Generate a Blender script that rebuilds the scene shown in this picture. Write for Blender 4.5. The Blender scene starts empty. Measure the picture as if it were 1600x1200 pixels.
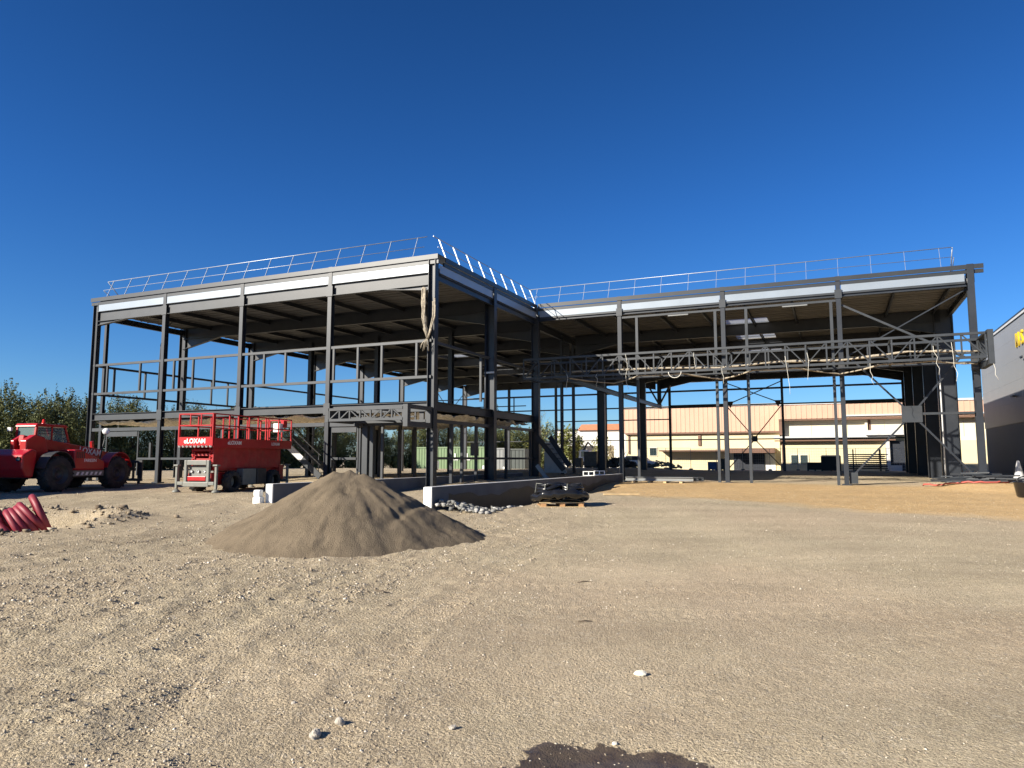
import bpy, math, random
import numpy as np
from mathutils import Vector, Matrix
R = math.radians
rnd = random.Random(7)
SC = bpy.context.scene
COL = SC.collection
# ------------------------------------------------------------------ camera, sky, sun, exposure
cam = bpy.data.cameras.new("camera")
camo = bpy.data.objects.new("camera", cam)
COL.objects.link(camo)
camo.location = (0, 0, 1.6)
camo.rotation_euler = (R(90 + 5.91), 0, 0)
cam.sensor_width = 36
cam.lens = 36 * 1133 / 1600
cam.clip_start = .05
cam.clip_end = 6000
SC.camera = camo
SUN_EL, SUN_AZ = R(26), math.atan2(-.866, -.5)      # azimuth clockwise from +Y, towards the sun (left, slightly behind)
sdir = Vector((math.cos(SUN_EL) * math.sin(SUN_AZ), math.cos(SUN_EL) * math.cos(SUN_AZ), math.sin(SUN_EL)))
W_ = bpy.data.worlds.new("World")
SC.world = W_
W_.use_nodes = True
nt = W_.node_tree
bg = nt.nodes["Background"]
sky = nt.nodes.new("ShaderNodeTexSky")
sky.sky_type = 'NISHITA'
sky.sun_disc = False
sky.sun_elevation = SUN_EL
sky.sun_rotation = SUN_AZ
sky.altitude = 300
sky.air_density = 1.0
sky.dust_density = 0.1
sky.ozone_density = 5.0
hsv = nt.nodes.new("ShaderNodeHueSaturation")
hsv.inputs["Saturation"].default_value = 1.20
hsv.inputs["Hue"].default_value = .497
nt.links.new(sky.outputs[0], hsv.inputs["Color"])
wtc = nt.nodes.new("ShaderNodeTexCoord")
wsx = nt.nodes.new("ShaderNodeSeparateXYZ")
nt.links.new(wtc.outputs["Generated"], wsx.inputs[0])
wcr = nt.nodes.new("ShaderNodeValToRGB")
wcr.color_ramp.elements[0].position = 0.; wcr.color_ramp.elements[0].color = (.74, .92, 1.14, 1)
wcr.color_ramp.elements[1].position = .58; wcr.color_ramp.elements[1].color = (.55, .62, .86, 1)
we = wcr.color_ramp.elements.new(.10); we.color = (.72, .91, 1.18, 1)
we = wcr.color_ramp.elements.new(.32); we.color = (.60, .78, 1.12, 1)
nt.links.new(wsx.outputs[2], wcr.inputs[0])
wmx = nt.nodes.new("ShaderNodeMix"); wmx.data_type = 'RGBA'; wmx.blend_type = 'MULTIPLY'; wmx.inputs[0].default_value = 1
nt.links.new(hsv.outputs[0], wmx.inputs[6]); nt.links.new(wcr.outputs[0], wmx.inputs[7])
nt.links.new(wmx.outputs[2], bg.inputs[0])
bg.inputs[1].default_value = .056
sun = bpy.data.lights.new("sun", 'SUN')
sun.energy = 5.0
sun.angle = R(.5)
sun.color = (1, .92, .79)
suno = bpy.data.objects.new("sun", sun)
COL.objects.link(suno)
suno.rotation_euler = sdir.to_track_quat('Z', 'Y').to_euler()
SC.view_settings.view_transform = 'Standard'
SC.view_settings.look = 'None'
SC.view_settings.exposure = 1.0
SC.view_settings.gamma = 1
SC.render.engine = 'CYCLES'
SC.cycles.max_bounces = 6
# ------------------------------------------------------------------ materials
MATS = {}
def mat(name, col, rough=.6, metal=0., var=.12, vscale=3., bump=0., bscale=40., rnd_obj=0., spec=.5, dust=0.):
    m = bpy.data.materials.new(name)
    m.use_nodes = True
    n, l = m.node_tree.nodes, m.node_tree.links
    b = n["Principled BSDF"]
    b.inputs["Roughness"].default_value = rough
    b.inputs["Metallic"].default_value = metal
    b.inputs["Specular IOR Level"].default_value = spec
    tc = n.new("ShaderNodeTexCoord")
    nz = n.new("ShaderNodeTexNoise")
    nz.inputs["Scale"].default_value = vscale
    nz.inputs["Detail"].default_value = 6
    l.new(tc.outputs["Object"], nz.inputs["Vector"])
    mr = n.new("ShaderNodeMapRange")
    mr.inputs[1].default_value, mr.inputs[2].default_value = .25, .75
    mr.inputs[3].default_value, mr.inputs[4].default_value = 1 - var, 1 + var
    l.new(nz.outputs["Fac"], mr.inputs[0])
    mx = n.new("ShaderNodeMix")
    mx.data_type = 'RGBA'
    mx.blend_type = 'MULTIPLY'
    mx.inputs[0].default_value = 1
    mx.inputs[6].default_value = (*col, 1)
    l.new(mr.outputs[0], mx.inputs[7])
    out = mx.outputs[2]
    if dust:
        n2 = n.new("ShaderNodeTexNoise")
        n2.inputs["Scale"].default_value = vscale * .7
        n2.inputs["Detail"].default_value = 8
        n2.inputs["Roughness"].default_value = .7
        l.new(tc.outputs["Object"], n2.inputs["Vector"])
        r2 = n.new("ShaderNodeMapRange")
        r2.inputs[1].default_value, r2.inputs[2].default_value = .45, .75
        r2.inputs[3].default_value, r2.inputs[4].default_value = 0, dust
        l.new(n2.outputs["Fac"], r2.inputs[0])
        m2 = n.new("ShaderNodeMix")
        m2.data_type = 'RGBA'
        l.new(r2.outputs[0], m2.inputs[0])
        l.new(out, m2.inputs[6])
        m2.inputs[7].default_value = (.28, .23, .17, 1)
        out = m2.outputs[2]
    if rnd_obj:
        oi = n.new("ShaderNodeObjectInfo")
        hs = n.new("ShaderNodeHueSaturation")
        r3 = n.new("ShaderNodeMapRange")
        r3.inputs[3].default_value, r3.inputs[4].default_value = 1 - rnd_obj, 1 + rnd_obj
        l.new(oi.outputs["Random"], r3.inputs[0])
        l.new(r3.outputs[0], hs.inputs["Value"])
        l.new(out, hs.inputs["Color"])
        out = hs.outputs[0]
    l.new(out, b.inputs["Base Color"])
    if bump:
        nb = n.new("ShaderNodeTexNoise")
        nb.inputs["Scale"].default_value = bscale
        nb.inputs["Detail"].default_value = 5
        l.new(tc.outputs["Object"], nb.inputs["Vector"])
        bp = n.new("ShaderNodeBump")
        bp.inputs["Strength"].default_value = bump
        bp.inputs["Distance"].default_value = .02
        l.new(nb.outputs["Fac"], bp.inputs["Height"])
        l.new(bp.outputs[0], b.inputs["Normal"])
    MATS[name] = m
    return m
steel = mat("dark_painted_steel", (.019, .023, .030), .42, 0, .2, 2., .05, 60, dust=.03)
steel2 = mat("grey_painted_steel", (.030, .035, .041), .45, 0, .2, 2., .05, 60, dust=.04)
galv = mat("galvanised_steel", (.38, .41, .44), .45, .6, .12, 6.)
fasc = mat("bare_metal_fascia", (.27, .31, .35), .35, .25, .06, 1.2)
capm = mat("grey_flashing", (.034, .037, .04), .4, .2, .1, 2.)
deckm = mat("roof_deck_underside", (.13, .126, .118), .6, .0, .12, .8)
deckt = mat("roof_membrane", (.25, .25, .25), .8)
claddark = mat("dark_cladding_panel", (.014, .018, .028), .6, .0, .15, 1.)
conc = mat("cast_concrete", (.11, .112, .12), .85, 0, .18, 1.6, .25, 25)  # darkened to carry the shade on the ramp walls' long faces
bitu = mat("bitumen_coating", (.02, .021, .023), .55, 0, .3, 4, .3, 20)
redp = mat("red_machine_paint", (.40, .010, .014), .32, 0, .12, 3., 0, dust=.1)
redd = mat("worn_red_paint", (.36, .012, .016), .45, 0, .25, 4., 0, dust=.22)
greyp = mat("grey_machine_paint", (.17, .178, .16), .5, 0, .15, 5., dust=.3)
darkp = mat("dark_machine_parts", (.03, .032, .035), .5, 0, .3, 6., dust=.15)
rub = mat("tyre_rubber", (.022, .022, .023), .8, 0, .25, 6., .3, 30, dust=.22)
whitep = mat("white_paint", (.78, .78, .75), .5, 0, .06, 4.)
glassm = mat("dark_window_glass", (.03, .045, .05), .06, 0, .1, 1., spec=.8)
netm = mat("beige_net_cloth", (.80, .74, .62), .9, 0, .35, 9., .6, 30)
netc = mat("grey_beige_net", (.34, .295, .225), .9, 0, .45, 14., .8, 40)
ropem = mat("white_rope", (.7, .68, .6), .9, 0, .15, 20.)
blackpl = mat("black_plastic", (.012, .012, .013), .22, 0, .2, 3., .15, 12)
wood = mat("pale_timber", (.52, .38, .2), .8, 0, .25, 6.)
redpipe = mat("red_conduit_plastic", (.22, .012, .028), .55, 0, .15, 5., dust=.12)
cream = mat("cream_render", (.64, .56, .36), .85, 0, .06, .7)
creamw = mat("pale_cream_cladding", (.68, .63, .48), .7, 0, .05, .5)
orange = mat("peach_cladding", (.56, .35, .245), .6, 0, .06, .6)
brown = mat("brown_flashing", (.16, .085, .055), .6)
greyc = mat("light_grey_sheet", (.5, .5, .5), .6, 0, .1, 2.)
wwall = mat("white_wall", (.62, .61, .58), .8, 0, .07, .6)
tilem = mat("orange_roof_tiles", (.5, .2, .1), .8, 0, .2, 4.)
greencont = mat("green_container_paint", (.13, .20, .10), .6, 0, .12, 1.5, dust=.15)
greycont = mat("grey_container_paint", (.19, .20, .20), .6, 0, .12, 1.5, dust=.15)
darkgreen = mat("dark_container_paint", (.05, .06, .055), .6, 0, .15, 1.5)
yellow = mat("yellow_letters", (.62, .43, .012), .4, 0, .05)
bgrey = mat("grey_facade_panel", (.23, .232, .238), .5, 0., .06, .5)
ochre = mat("ochre_fines", (.5, .34, .17), .95)
barkm = mat("bark", (.10, .075, .05), .95, 0, .3, 8., .5, 30)
bluep = mat("blue_plastic", (.03, .1, .32), .5)
rubble = mat("rubble_stone", (.46, .44, .40), .9, 0, .25, 9., .4, 20)
stonem = mat("pale_stone", (.40, .36, .30), .9, 0, .2, 14., .4, 40)
carp = mat("white_car_paint", (.72, .74, .76), .25, 0, .03)
netdark = mat("dark_debris", (.05, .05, .052), .8, 0, .4, 6., .4, 12)

def leaf_mat(name, c0, c1):
    m = bpy.data.materials.new(name)
    m.use_nodes = True
    n, l = m.node_tree.nodes, m.node_tree.links
    b = n["Principled BSDF"]
    b.inputs["Roughness"].default_value = .65
    b.inputs["Specular IOR Level"].default_value = .25
    tc = n.new("ShaderNodeTexCoord")
    nz = n.new("ShaderNodeTexNoise")
    nz.inputs["Scale"].default_value = 1.3
    nz.inputs["Detail"].default_value = 4
    l.new(tc.outputs["Object"], nz.inputs["Vector"])
    oi = n.new("ShaderNodeObjectInfo")
    ad = n.new("ShaderNodeMath")
    ad.operation = 'MULTIPLY_ADD'
    ad.inputs[1].default_value = .5
    l.new(oi.outputs["Random"], ad.inputs[0])
    l.new(nz.outputs["Fac"], ad.inputs[2])
    cr = n.new("ShaderNodeValToRGB")
    cr.color_ramp.elements[0].position = .35
    cr.color_ramp.elements[0].color = (*c0, 1)
    cr.color_ramp.elements[1].position = .98
    cr.color_ramp.elements[1].color = (*c1, 1)
    l.new(ad.outputs[0], cr.inputs[0])
    l.new(cr.outputs[0], b.inputs["Base Color"])
    return m
leafA = leaf_mat("hedge_leaves", (.040, .052, .018), (.14, .15, .05))
leafB = leaf_mat("olive_leaves", (.10, .12, .03), (.26, .25, .07))
leafC = leaf_mat("conifer_leaves", (.03, .05, .025), (.07, .09, .05))

# ------------------------------------------------------------------ helpers
def vnoise(x, y, seed=0):
    xi = np.floor(x).astype(np.int64); yi = np.floor(y).astype(np.int64)
    fx = x - xi; fy = y - yi
    fx = fx * fx * (3 - 2 * fx); fy = fy * fy * (3 - 2 * fy)
    def h(a, b):
        n = (a * 374761393 + b * 668265263 + seed * 1442695041) & 0xffffffff
        n = ((n ^ (n >> 13)) * 1274126177) & 0xffffffff
        return ((n ^ (n >> 16)) & 0xffff) / 65535. - .5
    return (h(xi, yi) * (1 - fx) + h(xi + 1, yi) * fx) * (1 - fy) + (h(xi, yi + 1) * (1 - fx) + h(xi + 1, yi + 1) * fx) * fy
def sstep(a, b, x):
    t = np.clip((x - a) / (b - a), 0, 1)
    return t * t * (3 - 2 * t)

class MB:
    def __init__(s):
        s.v, s.f, s.sm = [], [], []
    def add(s, vs, fs, smooth=False):
        o = len(s.v)
        s.v += [tuple(p) for p in vs]
        s.f += [tuple(i + o for i in f) for f in fs]
        s.sm += [smooth] * len(fs)
        return s
    def box(s, x0, x1, y0, y1, z0, z1, c=0.):
        return s.hexa([(x0, y0, z0), (x1, y0, z0), (x1, y1, z0), (x0, y1, z0), (x0, y0, z1), (x1, y0, z1), (x1, y1, z1), (x0, y1, z1)])
    def hexa(s, p):
        return s.add(p, [(3, 2, 1, 0), (4, 5, 6, 7), (0, 1, 5, 4), (1, 2, 6, 5), (2, 3, 7, 6), (3, 0, 4, 7)])
    def frame(s, p, q, up):
        p, q = Vector(p), Vector(q)
        d = (q - p).normalized()
        u = Vector(up)
        u = (u - d * u.dot(d)).normalized()
        return p, q, d, u, d.cross(u)
    def bar(s, p, q, h, w, up=(0, 0, 1)):
        p, q, d, u, r = s.frame(p, q, up)
        a, b = u * h / 2, r * w / 2
        return s.hexa([p - a - b, p - a + b, q - a + b, q - a - b, p + a - b, p + a + b, q + a + b, q + a - b])
    def ibeam(s, p, q, h, w, up=(0, 0, 1), tf=.02, tw=.014):
        p, q, d, u, r = s.frame(p, q, up)
        for k in (-1, 1):
            c = u * (k * (h / 2 - tf / 2))
            s.bar(p + c, q + c, tf, w, u)
        s.bar(p, q, h - 2 * tf, tw, u)
        return s
    def ext(s, poly, a, b, ax):
        """extrude a 2-D polygon along axis ax ('x','y','z') between a and b"""
        def P(t, c):
            return {'x': (c, t[0], t[1]), 'y': (t[0], c, t[1]), 'z': (t[0], t[1], c)}[ax]
        n = len(poly)
        vs = [P(t, a) for t in poly] + [P(t, b) for t in poly]
        fs = [tuple(range(n))[::-1], tuple(range(n, 2 * n))] + [(i, (i + 1) % n, n + (i + 1) % n, n + i) for i in range(n)]
        return s.add(vs, fs)
    def tube(s, pts, r, n=8, cap=True, closed=False):
        pts = [Vector(p) for p in pts]
        m = len(pts)
        rr = r if isinstance(r, (list, tuple)) else [r] * m
        ref = Vector((0, 0, 1))
        vs, fs = [], []
        pu = None
        for i, p in enumerate(pts):
            if closed:
                d = pts[(i + 1) % m] - pts[i - 1]
            else:
                d = pts[min(i + 1, m - 1)] - pts[max(i - 1, 0)]
            d.normalize()
            if pu is None:
                u = d.cross(ref)
                if u.length < .1: u = d.cross(Vector((1, 0, 0)))
            else:
                u = pu - d * pu.dot(d)
            u.normalize(); pu = u
            w = d.cross(u)
            for k in range(n):
                a = 2 * math.pi * k / n
                vs.append(p + (u * math.cos(a) + w * math.sin(a)) * rr[i])
        for i in range(m if closed else m - 1):
            j = (i + 1) % m
            for k in range(n):
                fs.append((i * n + k, i * n + (k + 1) % n, j * n + (k + 1) % n, j * n + k))
        s.add(vs, fs, True)
        if cap and not closed:
            o = len(s.v) - len(vs)
            s.f += [tuple(o + k for k in range(n))[::-1], tuple(o + (m - 1) * n + k for k in range(n))]
            s.sm += [False, False]
        return s
    def lathe(s, prof, c, ax, n=24):
        """prof: list of (radius, offset along the axis)"""
        ax = Vector(ax).normalized()
        u = ax.cross(Vector((0, 0, 1)))
        if u.length < .1: u = ax.cross(Vector((1, 0, 0)))
        u.normalize(); w = ax.cross(u)
        vs, fs = [], []
        for r, o in prof:
            for k in range(n):
                a = 2 * math.pi * k / n
                vs.append(Vector(c) + ax * o + (u * math.cos(a) + w * math.sin(a)) * r)
        m = len(prof)
        for i in range(m - 1):
            for k in range(n):
                fs.append((i * n + k, i * n + (k + 1) % n, (i + 1) * n + (k + 1) % n, (i + 1) * n + k))
        s.add(vs, fs, True)
        return s
    def mesh(s, name, m):
        me = bpy.data.meshes.new(name)
        me.from_pydata(s.v, [], s.f)
        for x in (m if isinstance(m, (list, tuple)) else [m]):
            me.materials.append(x)
        me.polygons.foreach_set("use_smooth", s.sm)
        me.update()
        return me
    def build(s, name, m, parent=None, loc=None, rz=None):
        o = bpy.data.objects.new(name, s.mesh(name, m))
        COL.objects.link(o)
        if parent: o.parent = parent
        if loc: o.location = loc
        if rz is not None: o.rotation_euler.z = rz
        return o
def bevel(o, w=.02, seg=2):
    b = o.modifiers.new("bevel", 'BEVEL')
    b.width = w; b.segments = seg; b.limit_method = 'ANGLE'
    return o
def tag(o, label=None, cat=None, group=None, kind=None):
    if label: o["label"] = label
    if cat: o["category"] = cat
    if group: o["group"] = group
    if kind: o["kind"] = kind
    return o
def empty(name, loc=(0, 0, 0), rz=0.):
    o = bpy.data.objects.new(name, None)
    o.empty_display_size = .2
    COL.objects.link(o)
    o.location = loc
    o.rotation_euler.z = rz
    return o
KIDS = {}
def copy_tree(o, parent=None):
    c = o.copy()
    COL.objects.link(c)
    if parent: c.parent = parent
    for ch in [k for k in COL.objects if k.parent == o]:
        copy_tree(ch, c)
    return c
def text(name, body, size, m, parent, M, ext=.004, bold=0.):
    cu = bpy.data.curves.new(name, 'FONT')
    cu.body = body
    cu.size = size
    cu.extrude = ext
    cu.offset = bold
    cu.align_x = 'CENTER'
    cu.align_y = 'CENTER'
    cu.resolution_u = 3
    t = bpy.data.objects.new(name, cu)
    me = bpy.data.meshes.new_from_object(t)
    bpy.data.objects.remove(t)
    me.materials.append(m)
    me.transform(M)
    o = bpy.data.objects.new(name, me)
    COL.objects.link(o)
    o.parent = parent
    return o
def basis(x, y, loc):
    """matrix whose x axis (reading direction) and y axis (letter up) are given"""
    x, y = Vector(x).normalized(), Vector(y).normalized()
    z = x.cross(y)
    M = Matrix((x, y, z)).transposed().to_4x4()
    M.translation = Vector(loc)
    return M
ANG = R(23.8)
OX, OY = -3.112, 28.933
CA, SA = math.cos(ANG), math.sin(ANG)
def W(u, v, z=0.):
    return Vector((OX + CA * u + SA * v, OY - SA * u + CA * v, z))
def toUV(x, y):
    dx, dy = x - OX, y - OY
    return dx * CA - dy * SA, dx * SA + dy * CA

# ------------------------------------------------------------------ the ground
YS = [-400, 4, 8, 12, 16, 20, 25, 30, 36, 45, 3000]
ZS = [0, 0, .02, .07, .15, .26, .36, .42, .48, .55, .55]
def base_h(x, y):
    x = np.asarray(x, float); y = np.asarray(y, float)
    u, v = toUV(x, y)
    z = np.interp(y, YS, ZS)
    z = z + .22 * sstep(-14, -8, u) * sstep(3, -1.5, u) * sstep(-1, 4, v) * sstep(50, 44, v)
    z = z + .22 * sstep(18, 19.5, u) * sstep(24, 22, u) * sstep(6, 9, v) * sstep(16, 13, v)
    z = np.where(v > 48, z + (-.35 - z) * sstep(48, 56, v) * sstep(-24, -14, u), z)
    z = np.where(v > 44, z + (.15 - z) * sstep(44, 58, v) * sstep(-14, -24, u), z)
    z = z - .34 * sstep(6.6, 5.5, u) * sstep(4.4, 4.8, u) * sstep(-8.2, -6.2, v) * sstep(8., 3., v)
    # trench holding the red pipe
    dx = np.clip(x, -24, -10.6) - x
    ty = y - 16.3 - .08 * (x + 12)
    dd = np.sqrt(dx ** 2 * 1.2 + (ty * np.where(ty < 0, .72, 1.)) ** 2)
    z = z - .62 * sstep(1.5, .4, dd) + .16 * np.exp(-((dd - 1.75) / .45) ** 2) * (.12 + .88 * sstep(-.6, .6, ty + .7 * (dx < -.3)))
    return z
TRACKS = [('arc', 9., -3., 9.3), ('arc', 9., -3., 11.1), ('arc', -3., -14., 23.4), ('arc', -3., -14., 25.2), ('arc', 4., 30., 20.6), ('arc', 4., 30., 22.4), ('w', -2.9, 0, 0), ('w', -1.1, 0, 0), ('w', -5.6, 0, 0)]
def fine_h(x, y):
    x = np.asarray(x, float); y = np.asarray(y, float)
    d = np.hypot(x, y)
    left = sstep(1.5, -3.5, x - .25 * (y - 8))
    far = sstep(60, 25, d)
    near = sstep(26, 12, d)
    wob = x - .035 * np.clip(y - 4, 0, 14) ** 2 * .6
    z = .05 * vnoise(x * .35, y * .35, 1) + .03 * vnoise(x * 1.1 + 5, y * 1.1, 2)
    trk = vnoise(wob * 3.2, y * .45, 3)
    z = z + left * (.034 * trk + .03 * np.abs(vnoise(wob * 1.6 + 3, y * .6, 9)))
    z = z + (.008 + .020 * left) * vnoise(x * 4.5 + .8 * y, y * 3.5, 4)
    z = z + near * (.006 + .018 * left) * vnoise(x * 11, y * 8, 5)
    z = z + near * (.004 + .016 * left) * vnoise(x * 21, y * 21, 6)
    arcs = vnoise(np.hypot(x - 6, (y + 6)) * 3.0, np.arctan2(x - 6, y + 6) * 4, 7)
    z = z + (1 - left) * .014 * arcs
    # pressed tyre tracks with a lug pattern
    for t_, (kind, a, c_, r0) in enumerate(TRACKS):
        if kind == 'arc':
            r = np.hypot(x - a, y - c_); q = r - r0; sq = np.arctan2(x - a, y - c_) * r0
        else:
            q = wob - a; sq = y
        m_ = sstep(.24, .17, np.abs(q)) * (.55 + .9 * np.clip(vnoise(sq * .35 + t_ * 7, q * 0, 71) + .25, 0, .6)) * near
        lug = np.abs(((sq / .17 + np.abs(q) * 3.2) % 1.) - .5) * 2
        m_ = m_ * (.45 if kind == 'arc' else .7)
        z = z + m_ * (-.016 + .016 * sstep(.35, .65, lug)) + .004 * np.exp(-((np.abs(q) - .27) / .05) ** 2) * near
    return z * (.35 + .65 * far)
def flat_wet(x, y):
    return sstep(1.1, .6, np.hypot((x - .62) / .75, (y - 3.75) / .55))
def H(x, y):
    w = flat_wet(np.asarray(x, float), np.asarray(y, float))
    return base_h(x, y) + fine_h(x, y) * (1 - .75 * w) - .03 * w
def gz(x, y):
    return float(base_h(x, y))
def axis(segs):
    out = []
    for a, b, s in segs:
        n = max(1, int(round((b - a) / s)))
        out += list(np.linspace(a, b, n, endpoint=False))
    out.append(segs[-1][1])
    return np.array(out)
xs = axis([(-3000, -200, 400), (-200, -60, 14), (-60, -24, .8), (-24, -10, .13), (-10, -5, .06), (-5, 5, .04), (5, 12, .07), (12, 26, .14), (26, 60, .8), (60, 200, 14), (200, 3000, 400)])
ys = axis([(-400, -20, 60), (-20, 2.5, .8), (2.5, 9, .034), (9, 16, .06), (16, 26, .12), (26, 60, .5), (60, 120, 2.5), (120, 400, 20), (400, 4000, 400)])
GX, GY = np.meshgrid(xs, ys)
GZ = H(GX, GY)
nx, ny = len(xs), len(ys)
me = bpy.data.meshes.new("ground")
idx = np.arange(nx * ny).reshape(ny, nx)
quads = np.stack([idx[:-1, :-1], idx[:-1, 1:], idx[1:, 1:], idx[1:, :-1]], -1).reshape(-1, 4)
me.vertices.add(nx * ny)
me.vertices.foreach_set("co", np.stack([GX, GY, GZ], -1).ravel())
me.loops.add(quads.size)
me.loops.foreach_set("vertex_index", quads.ravel())
me.polygons.add(len(quads))
me.polygons.foreach_set("loop_start", np.arange(len(quads)) * 4)
me.polygons.foreach_set("use_smooth", np.ones(len(quads), bool))
me.update(calc_edges=True)
# soil zones: ochre fines by the right wing, grey compacted middle, rough stony left
gu, gv = toUV(GX, GY)
line = (GX - 4.4) * .785 + (GY - 25) * .62          # >0 beyond the edge of the ochre strip
och = sstep(-.5, 1.6, line + 2.2 * vnoise(GX * .5, GY * .5, 11) + .9 * vnoise(GX * 2, GY * 2, 12)) * sstep(-1.2, 1.5, gu - 4.2 + 1.5 * vnoise(GX * .8, GY * .8, 14))
och *= sstep(13, 9, gv)
sto = np.clip(sstep(1.5, -3.5, GX - .25 * (GY - 8)) + .45 * vnoise(GX * .6, GY * .6, 13), 0, 1)
pnk = np.clip(.5 + 1.5 * vnoise(GX * .33 + 9, GY * .33, 15) + .6 * vnoise(GX * 1.3, GY * 1.3, 16), 0, 1)
att = me.attributes.new("zone", 'FLOAT_COLOR', 'POINT')
att.data.foreach_set("color", np.stack([och, sto, pnk, np.ones_like(och)], -1).astype(np.float32).ravel())
# compacted wheel lanes: pale dusty bands and slightly darker scuffs that follow the way the machines drive
wob_ = GX - .021 * np.clip(GY - 4, 0, 14) ** 2
lan = .9 * vnoise(wob_ * 2.1, GY * .22, 61) + .6 * vnoise(wob_ * 5.5, GY * .3, 62)
ra_, th_ = np.hypot(GX - 6, GY + 6), np.arctan2(GX - 6, GY + 6)
lan2 = 1.0 * vnoise(ra_ * 1.3, th_ * 5, 63) + .8 * vnoise(ra_ * 4.2, th_ * 7, 64)
lan = 1.0 - .20 * np.exp(-((GX + 6) / 2.6) ** 2 - ((GY - 13.6) / 2.2) ** 2) + (.20 * sto * lan + .14 * (1 - sto) * lan2) + .11 * vnoise(GX * .9, GY * .9, 65) + .08 * vnoise(GX * .21, GY * .21, 66)
al = me.attributes.new("lanes", 'FLOAT', 'POINT'); al.data.foreach_set("value", lan.astype(np.float32).ravel())
ground = bpy.data.objects.new("ground", me)
COL.objects.link(ground)
tag(ground, kind="structure")
gm = bpy.data.materials.new("stony_soil")
gm.use_nodes = True
n, l = gm.node_tree.nodes, gm.node_tree.links
b = n["Principled BSDF"]
b.inputs["Roughness"].default_value = .95
b.inputs["Specular IOR Level"].default_value = .15
geo = n.new("ShaderNodeNewGeometry")
az = n.new("ShaderNodeAttribute"); az.attribute_name = "zone"
sp = n.new("ShaderNodeSeparateColor"); l.new(az.outputs["Color"], sp.inputs[0])
at2 = n.new("ShaderNodeAttribute"); at2.attribute_name = "lanes"
def noise(scale, det=5, rough=.55, dist=0.):
    q = n.new("ShaderNodeTexNoise"); q.inputs["Scale"].default_value = scale
    q.inputs["Detail"].default_value = det; q.inputs["Roughness"].default_value = rough; q.inputs["Distortion"].default_value = dist
    l.new(geo.outputs["Position"], q.inputs["Vector"]); return q.outputs["Fac"]
def mix(f, a, c, bt='MIX'):
    q = n.new("ShaderNodeMix"); q.data_type = 'RGBA'; q.blend_type = bt
    for s, val in ((q.inputs[0], f), (q.inputs[6], a), (q.inputs[7], c)):
        if isinstance(val, (int, float)): s.default_value = val
        elif isinstance(val, tuple): s.default_value = (*val, 1)
        else: l.new(val, s)
    return q.outputs[2]
def rng(val, a, c, lo, hi):
    q = n.new("ShaderNodeMapRange")
    for i, t in enumerate((a, c, lo, hi)): q.inputs[i + 1].default_value = t
    l.new(val, q.inputs[0]); return q.outputs[0]
def math2(op, a, c):
    q = n.new("ShaderNodeMath"); q.operation = op
    for s, val in ((q.inputs[0], a), (q.inputs[1], c)):
        if isinstance(val, (int, float)): s.default_value = val
        else: l.new(val, s)
    return q.outputs[0]
c = mix(rng(noise(.55, 7, .6), .38, .62, 0, 1), (.46, .385, .258), (.55, .463, .315))
c = mix(math2('MULTIPLY', sp.outputs[2], .4), c, (.565, .42, .295))
c = mix(math2('MULTIPLY', sp.outputs[1], .75), c, mix(rng(noise(1.4, 7, .65), .4, .6, 0, 1), (.41, .338, .228), (.50, .420, .285)))
c = mix(math2('MULTIPLY', sp.outputs[0], .95), c, mix(rng(noise(3., 6, .7), .35, .65, 0, 1), (.54, .34, .14), (.68, .47, .23)))
c = mix(rng(noise(9., 8, .7), .3, .7, .38, 0.), c, (.29, .22, .14))
stw = rng(sp.outputs[1], 0, 1, .6, 1.)
c = mix(1.0, c, at2.outputs['Fac'], 'MULTIPLY')
vo = n.new("ShaderNodeTexVoronoi"); vo.inputs["Scale"].default_value = 34
l.new(geo.outputs["Position"], vo.inputs["Vector"])
vs_ = n.new("ShaderNodeSeparateColor"); l.new(vo.outputs["Color"], vs_.inputs[0])
c = mix(math2('MULTIPLY', stw, rng(vs_.outputs[0], .80, .98, 0, .62)), c, (.56, .49, .38))
c = mix(math2('MULTIPLY', stw, rng(vs_.outputs[1], .86, 1., 0, .55)), c, (.19, .155, .12))
vo2 = n.new("ShaderNodeTexVoronoi"); vo2.inputs["Scale"].default_value = 95
l.new(geo.outputs["Position"], vo2.inputs["Vector"])
vs2 = n.new("ShaderNodeSeparateColor"); l.new(vo2.outputs["Color"], vs2.inputs[0])
c = mix(rng(sp.outputs[1], 0, 1, .8, 1.), c, mix(1.0, c, rng(vs2.outputs[0], 0, 1, .66, 1.27), 'MULTIPLY'))
c = mix(1.0, c, rng(noise(170, 3, .7), .3, .7, .78, 1.2), 'MULTIPLY')
l.new(c, b.inputs["Base Color"])
h1 = rng(vo.outputs["Distance"], 0, .6, 1, 0)
hh = math2('ADD', math2('MULTIPLY', math2('MULTIPLY', h1, stw), .7), math2('ADD', math2('MULTIPLY', noise(60, 6, .7), .9), math2('MULTIPLY', rng(vo2.outputs["Distance"], 0, .6, 1, 0), .3)))
bp = n.new("ShaderNodeBump"); bp.inputs["Strength"].default_value = .95; bp.inputs["Distance"].default_value = .022
l.new(hh, bp.inputs["Height"]); l.new(bp.outputs[0], b.inputs["Normal"])
me.materials.append(gm)

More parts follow.
